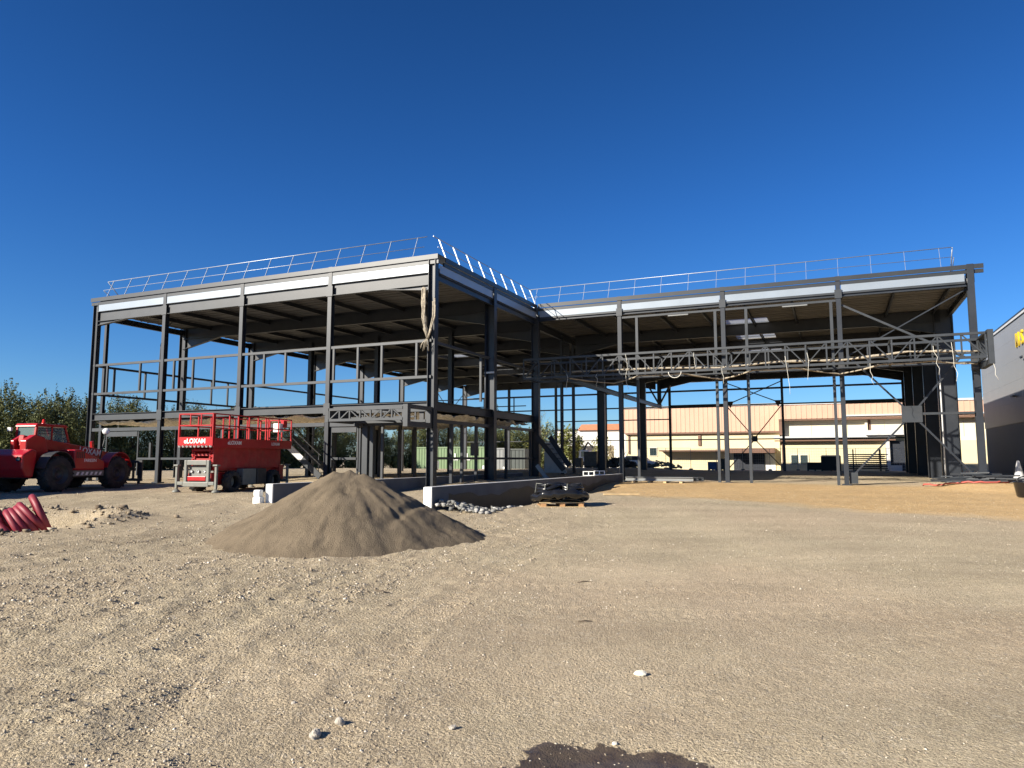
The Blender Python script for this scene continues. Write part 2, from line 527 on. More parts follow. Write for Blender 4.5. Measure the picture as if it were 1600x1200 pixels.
# wet patch at the foot of the picture, laid on the ground
wx, wy = np.meshgrid(np.linspace(-.35, 1.40, 120), np.linspace(2.7, 4.6, 120))
ang = np.arctan2((wy - 3.72) / .56, (wx - .54) / .60)
rad = np.hypot((wx - .54) / .60, (wy - 3.72) / .56)
lim = 1 + .10 * np.sin(3 * ang + 1) + .05 * np.sin(7 * ang) + .12 * vnoise(ang * 6, rad * 0, 21) + .12 * vnoise(wx * 14, wy * 14, 22) + .08 * vnoise(wx * 34, wy * 34, 23)
edge_ = np.clip((lim - rad) / .10, 0, 1)
inside = rad < lim + .02
wi = np.arange(wx.size).reshape(wx.shape)
fq = [(wi[i, j], wi[i, j + 1], wi[i + 1, j + 1], wi[i + 1, j]) for i in range(119) for j in range(119)
      if inside[i, j] and inside[i, j + 1] and inside[i + 1, j] and inside[i + 1, j + 1]]
wz = H(wx, wy) + .007
wm = mat("wet_soil", (.078, .055, .034), .5, 0, .35, 22., .55, 90)
wl = wm.node_tree
wb = wl.nodes["Principled BSDF"]
wn = wl.nodes.new("ShaderNodeTexNoise"); wn.inputs["Scale"].default_value = 4.2; wn.inputs["Detail"].default_value = 3
wl.links.new(wl.nodes["Texture Coordinate"].outputs["Object"], wn.inputs["Vector"])
wr = wl.nodes.new("ShaderNodeMapRange")
wr.inputs[1].default_value, wr.inputs[2].default_value, wr.inputs[3].default_value, wr.inputs[4].default_value = .5, .62, .75, .08
wb.inputs['Coat Weight'].default_value = .3; wb.inputs['Coat Roughness'].default_value = .12
wl.links.new(wn.outputs["Fac"], wr.inputs[0]); wl.links.new(wr.outputs[0], wb.inputs["Roughness"])
used = sorted({i for f in fq for i in f}); rm = {k: i for i, k in enumerate(used)}
pm = MB(); P3 = np.stack([wx, wy, wz], -1).reshape(-1, 3)
pm.add(P3[used], [tuple(rm[i] for i in f) for f in fq], True)
pud = pm.build("puddle", wm)
ea = pud.data.attributes.new("edge", 'FLOAT', 'POINT'); ea.data.foreach_set("value", edge_.ravel()[used].astype(np.float32))
wa = wl.nodes.new("ShaderNodeAttribute"); wa.attribute_name = "edge"
wn2 = wl.nodes.new("ShaderNodeTexNoise"); wn2.inputs["Scale"].default_value = 45; wn2.inputs["Detail"].default_value = 5
wl.links.new(wl.nodes["Texture Coordinate"].outputs["Object"], wn2.inputs["Vector"])
wad = wl.nodes.new("ShaderNodeMath"); wad.operation = 'ADD'; wl.links.new(wa.outputs["Fac"], wad.inputs[0]); wl.links.new(wn2.outputs["Fac"], wad.inputs[1])
wr2 = wl.nodes.new("ShaderNodeMapRange"); wr2.inputs[1].default_value = .62; wr2.inputs[2].default_value = .95; wl.links.new(wad.outputs[0], wr2.inputs[0])
wt = wl.nodes.new("ShaderNodeBsdfTransparent"); wms = wl.nodes.new("ShaderNodeMixShader")
wl.links.new(wr2.outputs[0], wms.inputs[0]); wl.links.new(wt.outputs[0], wms.inputs[1]); wl.links.new(wb.outputs[0], wms.inputs[2]); wl.links.new(wms.outputs[0], wl.nodes["Material Output"].inputs[0])
tag(pud, kind="structure")

# loose gravel and small stones: one mass nobody could count
def rock_verts(g, r):
    a = np.array([(-1, -1, -1), (1, -1, -1), (1, 1, -1), (-1, 1, -1), (-1, -1, 1), (1, -1, 1), (1, 1, 1), (-1, 1, 1)], float)
    a = a * .58 + g.uniform(-.34, .34, (8, 3))
    a *= np.array([1, g.uniform(.6, 1.), g.uniform(.4, .75)]) * r
    t = g.uniform(0, 6.28); ct, st = math.cos(t), math.sin(t)
    return np.stack([a[:, 0] * ct - a[:, 1] * st, a[:, 0] * st + a[:, 1] * ct, a[:, 2]], -1)
RF = np.array([(3, 2, 1, 0), (4, 5, 6, 7), (0, 1, 5, 4), (1, 2, 6, 5), (2, 3, 7, 6), (3, 0, 4, 7)])
def rock_mass(name, pts, radii, m, seed, sink=.25):
    g = np.random.default_rng(seed)
    N = len(pts)
    V = np.empty((N, 8, 3)); zz = H(pts[:, 0], pts[:, 1])
    for i in range(N):
        V[i] = rock_verts(g, radii[i])
    V[:, :, 0] += pts[:, None, 0]; V[:, :, 1] += pts[:, None, 1]
    V[:, :, 2] += (zz + (pts[:, 2] if pts.shape[1] > 2 else 0) + radii * sink)[:, None]
    F_ = (RF[None] + np.arange(N)[:, None, None] * 8).reshape(-1, 4)
    me = bpy.data.meshes.new(name)
    me.vertices.add(N * 8); me.vertices.foreach_set("co", V.ravel())
    me.loops.add(F_.size); me.loops.foreach_set("vertex_index", F_.ravel())
    me.polygons.add(len(F_)); me.polygons.foreach_set("loop_start", np.arange(len(F_)) * 4)
    me.update(calc_edges=True)
    at_ = me.attributes.new("tone", 'FLOAT', 'POINT')
    at_.data.foreach_set("value", np.repeat(g.uniform(0, 1, N), 8).astype(np.float32))
    me.materials.append(m)
    o = bpy.data.objects.new(name, me); COL.objects.link(o)
    return o
gmat = bpy.data.materials.new("loose_gravel"); gmat.use_nodes = True
gn, gl = gmat.node_tree.nodes, gmat.node_tree.links
ta = gn.new("ShaderNodeAttribute"); ta.attribute_name = "tone"
gr = gn.new("ShaderNodeValToRGB")
for p_, c_ in ((0., (.17, .14, .105)), (1., (.70, .64, .54))):
    e_ = gr.color_ramp.elements[int(p_)]; e_.position = p_; e_.color = (*c_, 1)
e_ = gr.color_ramp.elements.new(.45); e_.color = (.36, .29, .20, 1)
e_ = gr.color_ramp.elements.new(.8); e_.color = (.45, .38, .28, 1)
gl.new(ta.outputs["Fac"], gr.inputs[0]); gl.new(gr.outputs[0], gn["Principled BSDF"].inputs["Base Color"])
gn["Principled BSDF"].inputs["Roughness"].default_value = .95
gen = np.random.default_rng(5)
P_, R_ = [], []
for N, d0, d1, r0, r1 in ((26000, 3.2, 12, .004, .0165), (15000, 8, 34, .008, .030)):
    d = np.exp(gen.uniform(math.log(d0), math.log(d1), N * 7)); a = gen.uniform(-.72, .72, N * 7)
    x = d * np.tan(a); y = d
    lf = sstep(2, -4, x - .25 * (y - 8))
    wq = x - .021 * np.clip(y - 4, 0, 14) ** 2
    clump = vnoise(wq * 2.2, y * .8, 31) + .7 * vnoise(wq * 6, y * 3, 32)
    keep = gen.uniform(0, 1, N * 7) < (.10 + .75 * lf + .12 * sstep(5, 9, x)) * np.clip(.4 + 1.9 * clump, .04, 1.8)
    x, y = x[keep][:N], y[keep][:N]
    P_.append(np.stack([x, y], -1)); R_.append(r0 + (r1 - r0) * gen.power(.32, len(x)) * (.55 + .45 * lf[keep][:N]))
tag(rock_mass("gravel", np.concatenate(P_), np.concatenate(R_), gmat, 3, .12), kind="stuff")

gp_ = np.random.default_rng(77)
ta_, ra_2 = gp_.uniform(0, 6.28, 420), np.sqrt(gp_.uniform(0, 1.15, 420))
wp = np.stack([.54 + .6 * ra_2 * np.cos(ta_), 3.72 + .56 * ra_2 * np.sin(ta_)], -1)
tag(rock_mass("gravel", wp, gp_.uniform(.004, .011, 420), gmat, 78, .5), kind="stuff")

# a few stones one could point at
def stone(x, y, r, label, m=stonem, flat=.6, seed=1, grp=None):
    g = np.random.default_rng(seed)
    mb = MB(); vs, fs = [], []
    nu, nv = 14, 8
    for i in range(nv + 1):
        th = math.pi * i / nv
        for j in range(nu):
            ph = 2 * math.pi * j / nu
            dv = Vector((math.sin(th) * math.cos(ph), math.sin(th) * math.sin(ph), math.cos(th)))
            k = 1 + .3 * float(vnoise(np.array(dv.x * 1.4 + seed * 3.1), np.array(dv.y * 1.4 + dv.z * 1.7), seed)) * 1.6 + g.uniform(-.06, .06)
            vs.append((dv.x * r * k, dv.y * r * k * .8, dv.z * r * k * flat))
    for i in range(nv):
        for j in range(nu):
            fs.append((i * nu + j, (i + 1) * nu + j, (i + 1) * nu + (j + 1) % nu, i * nu + (j + 1) % nu))
    mb.add(vs, fs)
    o = mb.build("stone", m, loc=(x, y, float(H(x, y)) + r * flat * .45), rz=g.uniform(0, 6))
    tag(o, label, "stone", grp)
whites = mat("white_stone", (.78, .72, .58), .85, 0, .1, 12., .3, 30)
stone(.95, 5.55, .046, "flat white stone alone on the smooth soil, right of centre", whites, .45, 4)
stone(-1.13, 4.35, .040, "largest grey stone on the soil near the bottom of the picture", stonem, .75, 6)
stone(-1.03, 4.52, .030, "grey angular stone just behind the largest stone of the foreground", stonem, .8, 8)
stone(-.35, 4.47, .026, "small pale stone with a dark shadow, left of the wet patch", stonem, .6, 10)
stone(-1.42, 4.9, .020, "pale stone on the left, behind and left of the largest stone", stonem, .7, 12)
stone(.58, 4.28, .022, "flat pale stone on the upper rim of the wet patch", whites, .4, 14)

# ------------------------------------------------------------------ the steel frame building (local x along its fronts, local y into its depth)
BLD = empty("steel_frame_building", (OX, OY, 0), -ANG)
tag(BLD, "large unfinished hall of dark steel columns under a flat roof, without walls", "building")
ZF = 9.20            # underside of the roof deck
ZC = 9.90            # top of the roof edge
UL = [-20.2, -15.15, -10.2, -5.2, 0.]
UR = [4.7, 9.87, 15.03, 20.3]
VP_ = [0., 5.45, 10.9, 17., 23., 29., 35., 41.]
VB = 41.
def gl_(u, v):
    p = W(u, v); return gz(p.x, p.y) - .15
def col(u, v, z1, h, w, along='v', m=steel, z0=None, name="column"):
    mb = MB()
    up = (0, 1, 0) if along == 'v' else (1, 0, 0)
    zb = gl_(u, v) if z0 is None else z0
    mb.ibeam((u, v, zb), (u, v, z1), h, w, up)
    if z0 is None:
        mb.box(u - .2, u + .2, v - .2, v + .2, zb + .12, zb + .165 + .02)
    return mb.build(name, m, BLD)
# front posts of the left wing and of the right wing
for u in (-15.15, -10.2, -5.2): col(u, 0, 9.93, .24, .2)
for u in (4.7, 9.87, 15.03): col(u, 10.9, 9.98, .26, .2)
col(-.1, 0, 9.75, .32, .3, 'u'); col(20.25, 10.9, 9.98, .34, .26, 'v')
col(-20.1, 0, 9.6, .36, .22, 'u')
col(-20.32, .75, 9.2, .16, .16)
# portal columns: depth runs with the rafters
for v in VP_[1:]:
    col(-20.0, v, ZF - .05, .46, .24, 'u')
col(-.1, 5.45, 9.75, .5, .3, 'u')
col(0, 10.9, 9.8, .42, .26, 'u')
for v in (23., 35.): col(0., v, ZF - .05, .52, .3, 'u')
for v in (17., 23., 29., 35.): col(19.9, v, ZF - .05, .8, .3, 'u')
col(20.05, 41., ZF - .05, .5, .3, 'u')
# posts of the inner line between the two-storey block and the hall
for u in (-15.15, -10.2, -5.2): col(u, 10.9, ZF - .3, .3, .24)
for v in (15., 17.1): col(0, v, ZF - .3, .2, .14)
# posts of the rear front
for u in (-15., -10., -5., 1.05, 6.05, 10.7, 15.5): col(u, VB, ZF - .3, .24, .2)
# rafters with haunches
def rafter(u0, u1, v, zb=8.74, haunch=(True, True), hl=2.3, hd=.5):
    mb = MB()
    mb.ibeam((u0, v, (zb + ZF) / 2 - .01), (u1, v, (zb + ZF) / 2 - .01), ZF - zb - .02, .22, (0, 0, 1))
    for k, on in enumerate(haunch):
        if on:
            a, s = (u0, 1) if k == 0 else (u1, -1)
            mb.ext([(a, zb + .01), (a + s * hl, zb + .01), (a, zb - hd)], v - .012, v + .012, 'y')
            mb.hexa([(a, v - .1, zb - hd), (a + s * hl, v - .1, zb), (a + s * hl, v + .1, zb), (a, v + .1, zb - hd),
                     (a, v - .1, zb - hd + .025), (a + s * hl, v - .1, zb + .018), (a + s * hl, v + .1, zb + .018), (a, v + .1, zb - hd + .025)])
    mb.build("rafter", steel if v > .1 else steel2, BLD)
rafter(-20., -.3, 0., 8.66, (True, True), 2.2, .22)
rafter(-20., -.3, 5.45, 8.55, (True, True), 3, .6)
for v in VP_[2:]:
    rafter(-19.8, -.2, v, 8.55, (True, True), 3, .6)
    if v > 11: rafter(.2, 19.8, v, 8.55, (True, True), 3, .6)
# purlins run with the depth; eaves beams along the edges
def purlin(u, v0, v1, z=ZF - .13, h=.2):
    MB().ibeam((u, v0, z), (u, v1, z), h, .09, (0, 0, 1), .012, .01).build("purlin", steel, BLD)
for u in np.arange(-17.9, -.9, 2.16): purlin(float(u), .2, 40.8)
for u in np.arange(2.2, 20, 2.16): purlin(float(u), 11.1, 40.8)
for (a, c_, h, zz) in (((0, .2), (0, 10.7), .28, 8.98), ((-20.15, .2), (-20.15, 40.8), .3, 8.95), ((20.2, 11.1), (20.2, 40.8), .3, 8.95),
                      ((0, 11.1), (0, 40.8), .42, 8.85), ((-20, 41.2), (20.2, 41.2), .42, 8.72), ((.2, 10.9), (20.1, 10.9), .2, 9.12)):
    MB().ibeam((*a, zz), (*c_, zz), h, .16).build("eaves_beam", steel, BLD)
# roof deck: trapezoidal sheets with rooflight openings
cells = []
holes = [(-11.35, -9.05, 17.5, 22.6), (-11.35, -9.05, 23.4, 28.6), (-11.35, -9.05, 29.4, 34.6), (-11.35, -9.05, 35.4, 40.5),
         (9.25, 11.55, 15.6, 22.6), (9.25, 11.55, 23.4, 28.4)]
def deck_strip(u0, u1, v0, v1):
    """sheets span across, joints every ~1.1 m along the depth show as fine lines"""
    k = max(1, round((v1 - v0) / 1.15)); s = (v1 - v0) / k
    for i in range(k):
        a, c_ = v0 + i * s, v0 + (i + 1) * s
        dz = .012 * (i % 2)
        dk.box(u0, u1, a + .012, c_ - .012, ZF + dz, ZF + .06)
        dk.box(u0, u1, a + s * .33, a + s * .33 + .05, ZF - .03 + dz, ZF + dz - .001)
        dk.box(u0, u1, a + s * .7, a + s * .7 + .05, ZF - .03 + dz, ZF + dz - .001)
dk = MB()
deck_strip(-20.3, -11.35, .05, 41.3); deck_strip(-9.05, 0., .05, 41.3)
deck_strip(-11.35, -9.05, .05, 17.5)
for a in (22.6, 28.6, 34.6): deck_strip(-11.35, -9.05, a, a + .8)
deck_strip(-11.35, -9.05, 40.5, 41.3)
deck_strip(0.004, 9.25, 10.95, 41.3); deck_strip(11.55, 20.35, 10.95, 41.3)
deck_strip(9.25, 11.55, 10.95, 15.6); deck_strip(9.25, 11.55, 22.6, 23.4); deck_strip(9.25, 11.55, 28.4, 41.3)
dk.build("roof_deck", deckm, BLD)
rc = MB()
for (u0, u1, v0, v1) in ((-20.3, -11.36, .05, 41.3), (-9.04, 0., .05, 41.3), (-11.36, -9.04, .05, 17.49), (-11.36, -9.04, 22.61, 23.39), (-11.36, -9.04, 28.61, 29.39), (-11.36, -9.04, 34.61, 35.39), (-11.36, -9.04, 40.51, 41.3),
                         (.004, 9.24, 10.95, 41.3), (11.56, 20.35, 10.95, 41.3), (9.24, 11.56, 10.95, 15.59), (9.24, 11.56, 22.61, 23.39), (9.24, 11.56, 28.41, 41.3)):
    rc.box(u0, u1, v0, v1, ZF + .066, ZF + .2)
rc.build("roof_insulation", deckt, BLD)
# rooflights
tl = bpy.data.materials.new("translucent_rooflight"); tl.use_nodes = True
tb = tl.node_tree.nodes["Principled BSDF"]
tb.inputs["Base Color"].default_value = (.85, .86, .84, 1); tb.inputs["Roughness"].default_value = .5
tb.inputs["Transmission Weight"].default_value = .0
tr_ = tl.node_tree.nodes.new("ShaderNodeBsdfTranslucent"); tr_.inputs[0].default_value = (.62, .66, .70, 1)
ms = tl.node_tree.nodes.new("ShaderNodeMixShader"); ms.inputs[0].default_value = .62
tl.node_tree.links.new(tb.outputs[0], ms.inputs[1]); tl.node_tree.links.new(tr_.outputs[0], ms.inputs[2])
tl.node_tree.links.new(ms.outputs[0], tl.node_tree.nodes["Material Output"].inputs[0])
for (u0, u1, v0, v1) in holes:
    q = MB()
    for k, (a, c_, d, e) in enumerate(((u0 - .03, u0, v0, v1), (u1, u1 + .03, v0, v1), (u0, u1, v0 - .03, v0), (u0, u1, v1, v1 + .03))):
        q.box(a, c_, d, e, ZF + .21, ZF + .26)
    f = q.build("rooflight", galv, BLD)
    p = MB()
    for i in range(int((v1 - v0) / .15)):
        w0 = v0 + .02 + i * .15
        p.add([(u0 + .01, w0, ZF + .03), (u1 - .01, w0, ZF + .03), (u1 - .01, w0 + .075, ZF + .055), (u0 + .01, w0 + .075, ZF + .055), (u1 - .01, w0 + .15, ZF + .03), (u0 + .01, w0 + .15, ZF + .03)], [(0, 1, 2, 3), (3, 2, 4, 5)])
    p.build("pane", tl, f)
    r_ = MB()
    for t in np.arange(v0 + 1.2, v1 - .3, 1.2): r_.box(u0 + .01, u1 - .01, t, t + .06, ZF - .04, ZF + .02)
    r_.build("glazing_bar", galv, f)
# fascia sheets between the posts, roof edge flashing
def fascia(u0, u1, v0, v1, z0=9.19, z1=9.52, t=.03):
    q = MB()
    if v0 == v1: q.box(u0, u1, v0 - t, v0, z0, z1).box(u0, u1, v0 - t - .012, v0 - t - .001, z0 - .02, z0 + .012)
    else: q.box(u0, u0 + t, v0, v1, z0, z1).box(u0 + t + .001, u0 + t + .012, v0, v1, z0 - .02, z0 + .012)
    q.build("fascia_panel", fasc, BLD)
us = [-20.1, -15.15, -10.2, -5.2, -.12]
for a, c_ in zip(us[:-1], us[1:]): fascia(a + .12, c_ - .12, -.06, -.06)
fascia(.06, .06, .2, 5.3); fascia(.06, .06, 5.6, 10.75)
us = [.15, 4.7, 9.87, 15.03, 20.15]
for a, c_ in zip(us[:-1], us[1:]): fascia(a + .12, c_ - .12, 10.84, 10.84, 9.26, 9.6)
q = MB()
def cap(u0, u1, v0, v1, zt):
    """L-shaped flashing: sloping top and a folded outer face"""
    q = MB()
    if v0 == v1:
        q.box(u0, u1, v0 - .16, v0 + .5, zt - .03, zt).box(u0, u1, v0 - .162, v0 - .13, zt - .2, zt - .031)
        q.box(u0, u1, v0 - .10, v0 - .02, zt - .38, zt - .22)
    else:
        q.box(u0 - .5, u0 + .16, v0, v1, zt - .03, zt).box(u0 + .13, u0 + .162, v0, v1, zt - .2, zt - .031)
        q.box(u0 + .02, u0 + .10, v0, v1, zt - .38, zt - .22)
    q.build("roof_edge_flashing", capm, BLD)
cap(-20.45, .18, 0, 0, ZC); cap(.02, .02, .51, 10.72, ZC - .002); cap(.2, 20.75, 10.9, 10.9, ZC + .06); cap(-20.3, 20.4, 41.3, 41.3, ZC - .15)
q = MB(); q.box(-20.46, -20.3, .35, 41, 9.3, ZC - .004); q.build("roof_edge_flashing", capm, BLD)
q = MB(); q.box(20.36, 20.5, 11.4, 41, 9.3, ZC + .05); q.build("roof_edge_flashing", capm, BLD)
# galvanised guard rails, posts leaning inwards
def guard(a, b, inn, n_, z0, legs=True):
    a, b, inn = Vector(a), Vector(b), Vector(inn)
    top = Vector((0, 0, 1.02)) + inn * .42
    mid = Vector((0, 0, .52)) + inn * .2
    q = MB()
    o = Vector((0, 0, z0))
    q.tube([a + o + top, b + o + top], .019, 8); q.tube([a + o + mid, b + o + mid], .013, 8)
    g = q.build("guard_rail", galv, BLD)
    for i in range(n_):
        p = a.lerp(b, (i + .35) / (n_ - .3)) + o
        s = MB()
        d = (b - a).normalized()
        s.bar(p - Vector((0, 0, .02)), p + top * 1.0, .012, .038, d)
        s.bar(p - Vector((0, 0, .02)), p + inn * .5 - Vector((0, 0, .01)), .03, .05, (0, 0, 1))
        s.build("post", galv, g)
guard((-20.2, .15, 0), (-.75, .15, 0), (0, 1, 0), 15, ZC)
guard((-.05, .6, 0), (-.05, 11.6, 0), (-1, 0, 0), 9, ZC)
guard((-.6, 11.05, 0), (19.7, 11.05, 0), (0, 1, 0), 15, ZC + .06)
for (u0, v0, u1, v1, zz) in ((-20.2, .15, -20.2, 1.6, ZC), (19.75, 11.1, 19.75, 12.4, ZC + .06)):
    q = MB(); q.tube([(u0, v0 + .42, zz + 1.02), (u1, v1, zz + .05)], .024, 8); q.tube([(u0, v0 + .2, zz + .5), (u1, v1 - .5, zz + .05)], .02, 8)
    q.build("guard_rail_brace", galv, BLD)

# --- the two-storey block: floor, lintels, rails, window posts
q = MB(); q.ibeam((-20, 0, 3.72), (-.3, 0, 3.72), .34, .2); q.build("floor_beam", steel2, BLD)
q = MB(); q.ibeam((-.05, .2, 3.72), (-.05, 10.7, 3.72), .36, .2); q.build("floor_beam", steel, BLD)
q = MB(); q.ibeam((-20, 10.9, 3.72), (-.3, 10.9, 3.72), .34, .2); q.build("floor_beam", steel, BLD)
q = MB(); q.ibeam((-20.05, .2, 3.72), (-20.05, 10.7, 3.72), .34, .2); q.build("floor_beam", steel, BLD)
q = MB(); q.ibeam((-19.8, 5.45, 3.68), (-.3, 5.45, 3.68), .3, .2); q.build("floor_beam", steel, BLD)
q = MB()
for i in range(40): q.box(-19.9 + i * .49, -19.9 + i * .49 + .44, .12, 10.75, 3.80, 3.895); 
q.box(-19.9, -.3, .13, 10.74, 3.84, 3.885)
q.build("mezzanine_deck", deckm, BLD)
def rail(u0, u1, v0, v1, z, h=.11, w=.11, m=steel2, nm="wall_rail"):
    MB().bar((u0, v0, z), (u1, v1, z), h, w).build(nm, m, BLD)
for i in range(4):
    a, c_ = UL[i] + .12, UL[i + 1] - .12
    rail(a, c_, -.03, -.03, 6.37); rail(a, c_, -.03, -.03, 4.90)
for z in (6.37, 4.90):
    rail(-20.15, -20.15, .3, 5.3, z); rail(-20.15, -20.15, 5.7, 10.7, z); rail(-20.15, -20.15, 11.1, 16.8, z); rail(-20.15, -20.15, 17.2, 22.8, z)
rail(-.05, -.05, .2, 5.2, 6.3); rail(-.05, -.05, 5.75, 10.7, 6.3)
def wpost(u, v, z0, z1, w=.09, m=steel2):
    MB().bar((u, v, z0), (u, v, z1), w, w, (0, 1, 0)).build("window_post", m, BLD)
for u in (-19.05, -16.7, -14.4, -13.15, -11.8, -8.8, -7.58, -4.95, -3.7, -2.5, -.82): wpost(u, -.03, 4.96, 6.31)
for v in (1.2, 3.1, 7.8, 9.1): wpost(-20.15, v, 4.96, 6.31)
wpost(-.05, 4.3, 4.2, 6.24, .1)
# ground floor front: lintel, sills, posts
for a, c_ in ((-20., -15.3), (-15., -10.35), (-10.05, -5.35)): rail(a, c_, -.01, -.01, 3.07, .16, .14)
rail(-5.05, -.3, -.01, -.01, 3.07, .2, .14)
q = MB(); q.box(-5.0, -3.72, -.02, .1, 2.72, 2.96); q.build("lintel_box", steel2, BLD)
q = MB(); q.box(-18.9, -16.7, -.02, .1, 2.72, 2.96); q.build("lintel_box", steel2, BLD)
for u in (-18.9, -16.65, -5.02, -3.66): wpost(u, .03, .8, 2.98, .06)
rail(-16.6, -15.3, .02, .02, 1.62, .1); rail(-15., -12.2, .02, .02, 1.62, .1); rail(-4.98, -3.7, .02, .02, 1.62, .1)
wpost(-16.1, .3, 1.62, 2.4, .12)
for u, s in ((-3.25, .26), (-2.95, .16), (-2.45, .1), (-11.23, .1), (-13.85, .08)): wpost(u, .05, .5, 3.0, s)
for u in (-7.3, -6.25, -5.05, -4.2, -2.2, -9.): wpost(u, 5.45, .5, 3.5, .13, steel)
for u in (-9.9, -8.6, -7.64, -6.3, -2.8): wpost(u, 10.9, .5, 3.5, .12, steel)
# side facing the ramp
rail(-.05, -.05, .2, 5.2, 3.12, .14, .14, steel); rail(-.05, -.05, 5.75, 10.7, 3.12, .14, .14, steel)
rail(-.05, -.05, .2, 5.2, 1.63, .1, .1, steel); rail(-.05, -.05, 5.75, 10.7, 1.63, .1, .1, steel)
for v in (1.55, 2.5, 3.85, 7.1, 10.2): wpost(-.05, v, .6, 3.05, .12, steel)
MB().box(-.2, 0, 3.6, 4.0, 1.75, 2.3).build("junction_box", darkp, BLD)
# mezzanine edge rail seen through the block
for z in (4.9, 4.45): rail(-19.5, -.5, 10.7, 10.7, z, .05, .05, steel, "edge_rail")
for u in (-17, -14, -11.5, -8, -6.3, -3, -1.2): MB().bar((u, 10.7, 3.9), (u, 10.7, 4.9), .05, .05, (1, 0, 0)).build("edge_rail_post", steel, BLD)
# bracing of the left gable
def brace(p, q_, r=.05, m=steel): MB().bar(p, q_, r, r).build("cross_brace", m, BLD)
brace((-20.1, 35, 4.2), (-20.1, 41, 8.3)); brace((-20.1, 35, 8.3), (-20.1, 41, 4.2))

for u in (-15.15, -10.2, -5.2):
    for z, h in ((3.72, .5), (8.85, .45)): MB().box(u - .16, u + .16, -.145, -.126, z - h / 2, z + h / 2).build("splice_plate", steel2, BLD)
for u in (4.7, 9.87, 15.03): MB().box(u - .15, u + .15, 10.74, 10.765, 8.95, 9.35).build("splice_plate", steel2, BLD)
MB().box(-.36, .16, 5.28, 5.298, 5.60, 5.68).build("splice_plate", greyc, BLD)
# --- right wing front: rails, window posts, crossed bracing
us = [.2, 4.7, 9.87, 15.03, 20.15]
for a, c_ in zip(us[:-1], us[1:]): rail(a + .11, c_ - .11, 10.86, 10.86, 9.2, .1, .1)
for a, c_ in zip(us[1:3], us[2:4]): rail(a + .11, c_ - .11, 10.86, 10.86, 8.86, .1, .1)
for u, z1 in ((5.6, 8.8), (9.5, 8.8), (10.95, 8.8), (14.7, 8.8)):
    MB().bar((u, 10.84, gl_(u, 10.84)), (u, 10.84, z1), .13, .13, (0, 1, 0)).build("window_post", steel2, BLD)
MB().box(12.6, 13.7, 10.79, 10.9, 8.74, 8.79).build("light_fitting", greycont, BLD)
MB().box(7.2, 8.2, 10.79, 10.9, 8.74, 8.79).build("light_fitting", greycont, BLD)
brace((15.15, 10.95, 8.65), (19.9, 10.95, 5.95), .09, steel2); brace((15.15, 11.08, 6.2), (20.1, 11.08, 8.95), .05, steel)
GP = (17.75, 10.95, 3.55)
for e in ((15.3, 10.95, 6.3), (15.15, 10.95, .7), (20.1, 10.95, .75), (19.9, 10.95, 6.2)): brace(e, GP, .075, steel)
MB().box(17.35, 18.15, 10.88, 10.9, 3.2, 3.92).build("gusset_plate", steel2, BLD)
MB().box(15.14, 15.5, 10.9, 10.93, .5, 1.0).build("gusset_plate", steel2, BLD)
rail(18.15, 20.1, 10.95, 10.95, 3.57, .1, .1)
# --- crane runway beams inside the hall
q = MB(); q.ibeam((.35, 13, 6.3), (.35, 40.8, 6.3), .32, .2); q.build("runway_beam", steel, BLD)
# --- rear front: girts and bracing
for a, c_ in ((-19.8, -15.1), (-14.9, -10.1), (-9.9, -5.1), (-4.9, .95), (1.15, 5.95), (6.15, 10.6), (10.8, 15.4), (15.6, 19.9)):
    rail(a, c_, 41, 41, 7.72, .16, .12, steel)
    rail(a, c_, 41, 41, 6.33, .30 if a > 1 and a < 6 or a > 15 else .12, .12, steel)
    if a > -12: rail(a, c_, 41, 41, 5.2 if a < 1 else 3.33, .1, .1, steel)
    if a < 1: rail(a, c_, 41, 41, 3.33, .08, .1, steel)
for p, e in (((6.1, 41.1, 8.3), (10.6, 41.1, 6.4)), ((6.1, 41.25, 6.4), (10.6, 41.25, 8.3)), ((6.1, 41.1, 6.2), (8.34, 41.1, 3.4)), ((10.6, 41.1, 6.2), (8.34, 41.1, 3.4)),
             ((6.1, 41.1, .8), (8.34, 41.1, 3.3)), ((10.6, 41.1, .8), (8.34, 41.1, 3.3))): brace(p, e, .08)
MB().box(8.1, 8.58, 41.0, 41.04, 3.1, 3.6).build("gusset_plate", steel, BLD)
for u, z in ((6.4, 6.35), (10.35, 6.35)): MB().ext([(u - .3, z + .3), (u + .3, z + .3), (u, z - .3)], 40.9, 40.93, 'y').build("gusset_plate", steel, BLD)
MB().ibeam((.2, 40.6, 6.4), (.2, 40.6, 8.6), .36, .3, (0, 1, 0)).build("crane_hanger", steel, BLD)
for s in (-1, 1): brace((.2, 40.6, 6.5), (.2 + s * 1.0, 40.6, 8.3), .14)
# --- cladding already hung on the right gable
vv = [18.0, 20.6, 23.4, 27.5, 32.8, 40.9]
for a, c_ in zip(vv[:-1], vv[1:]):
    q = MB(); q.box(20.42, 20.5, a + .007, c_ - .007, .5, 9.29)
    k = int((c_ - a) / .9)
    for i in range(1, k): q.box(20.405, 20.419, a + (c_ - a) * i / k, a + (c_ - a) * i / k + .05, .55, 9.2)
    q.build("cladding_panel", claddark, BLD)
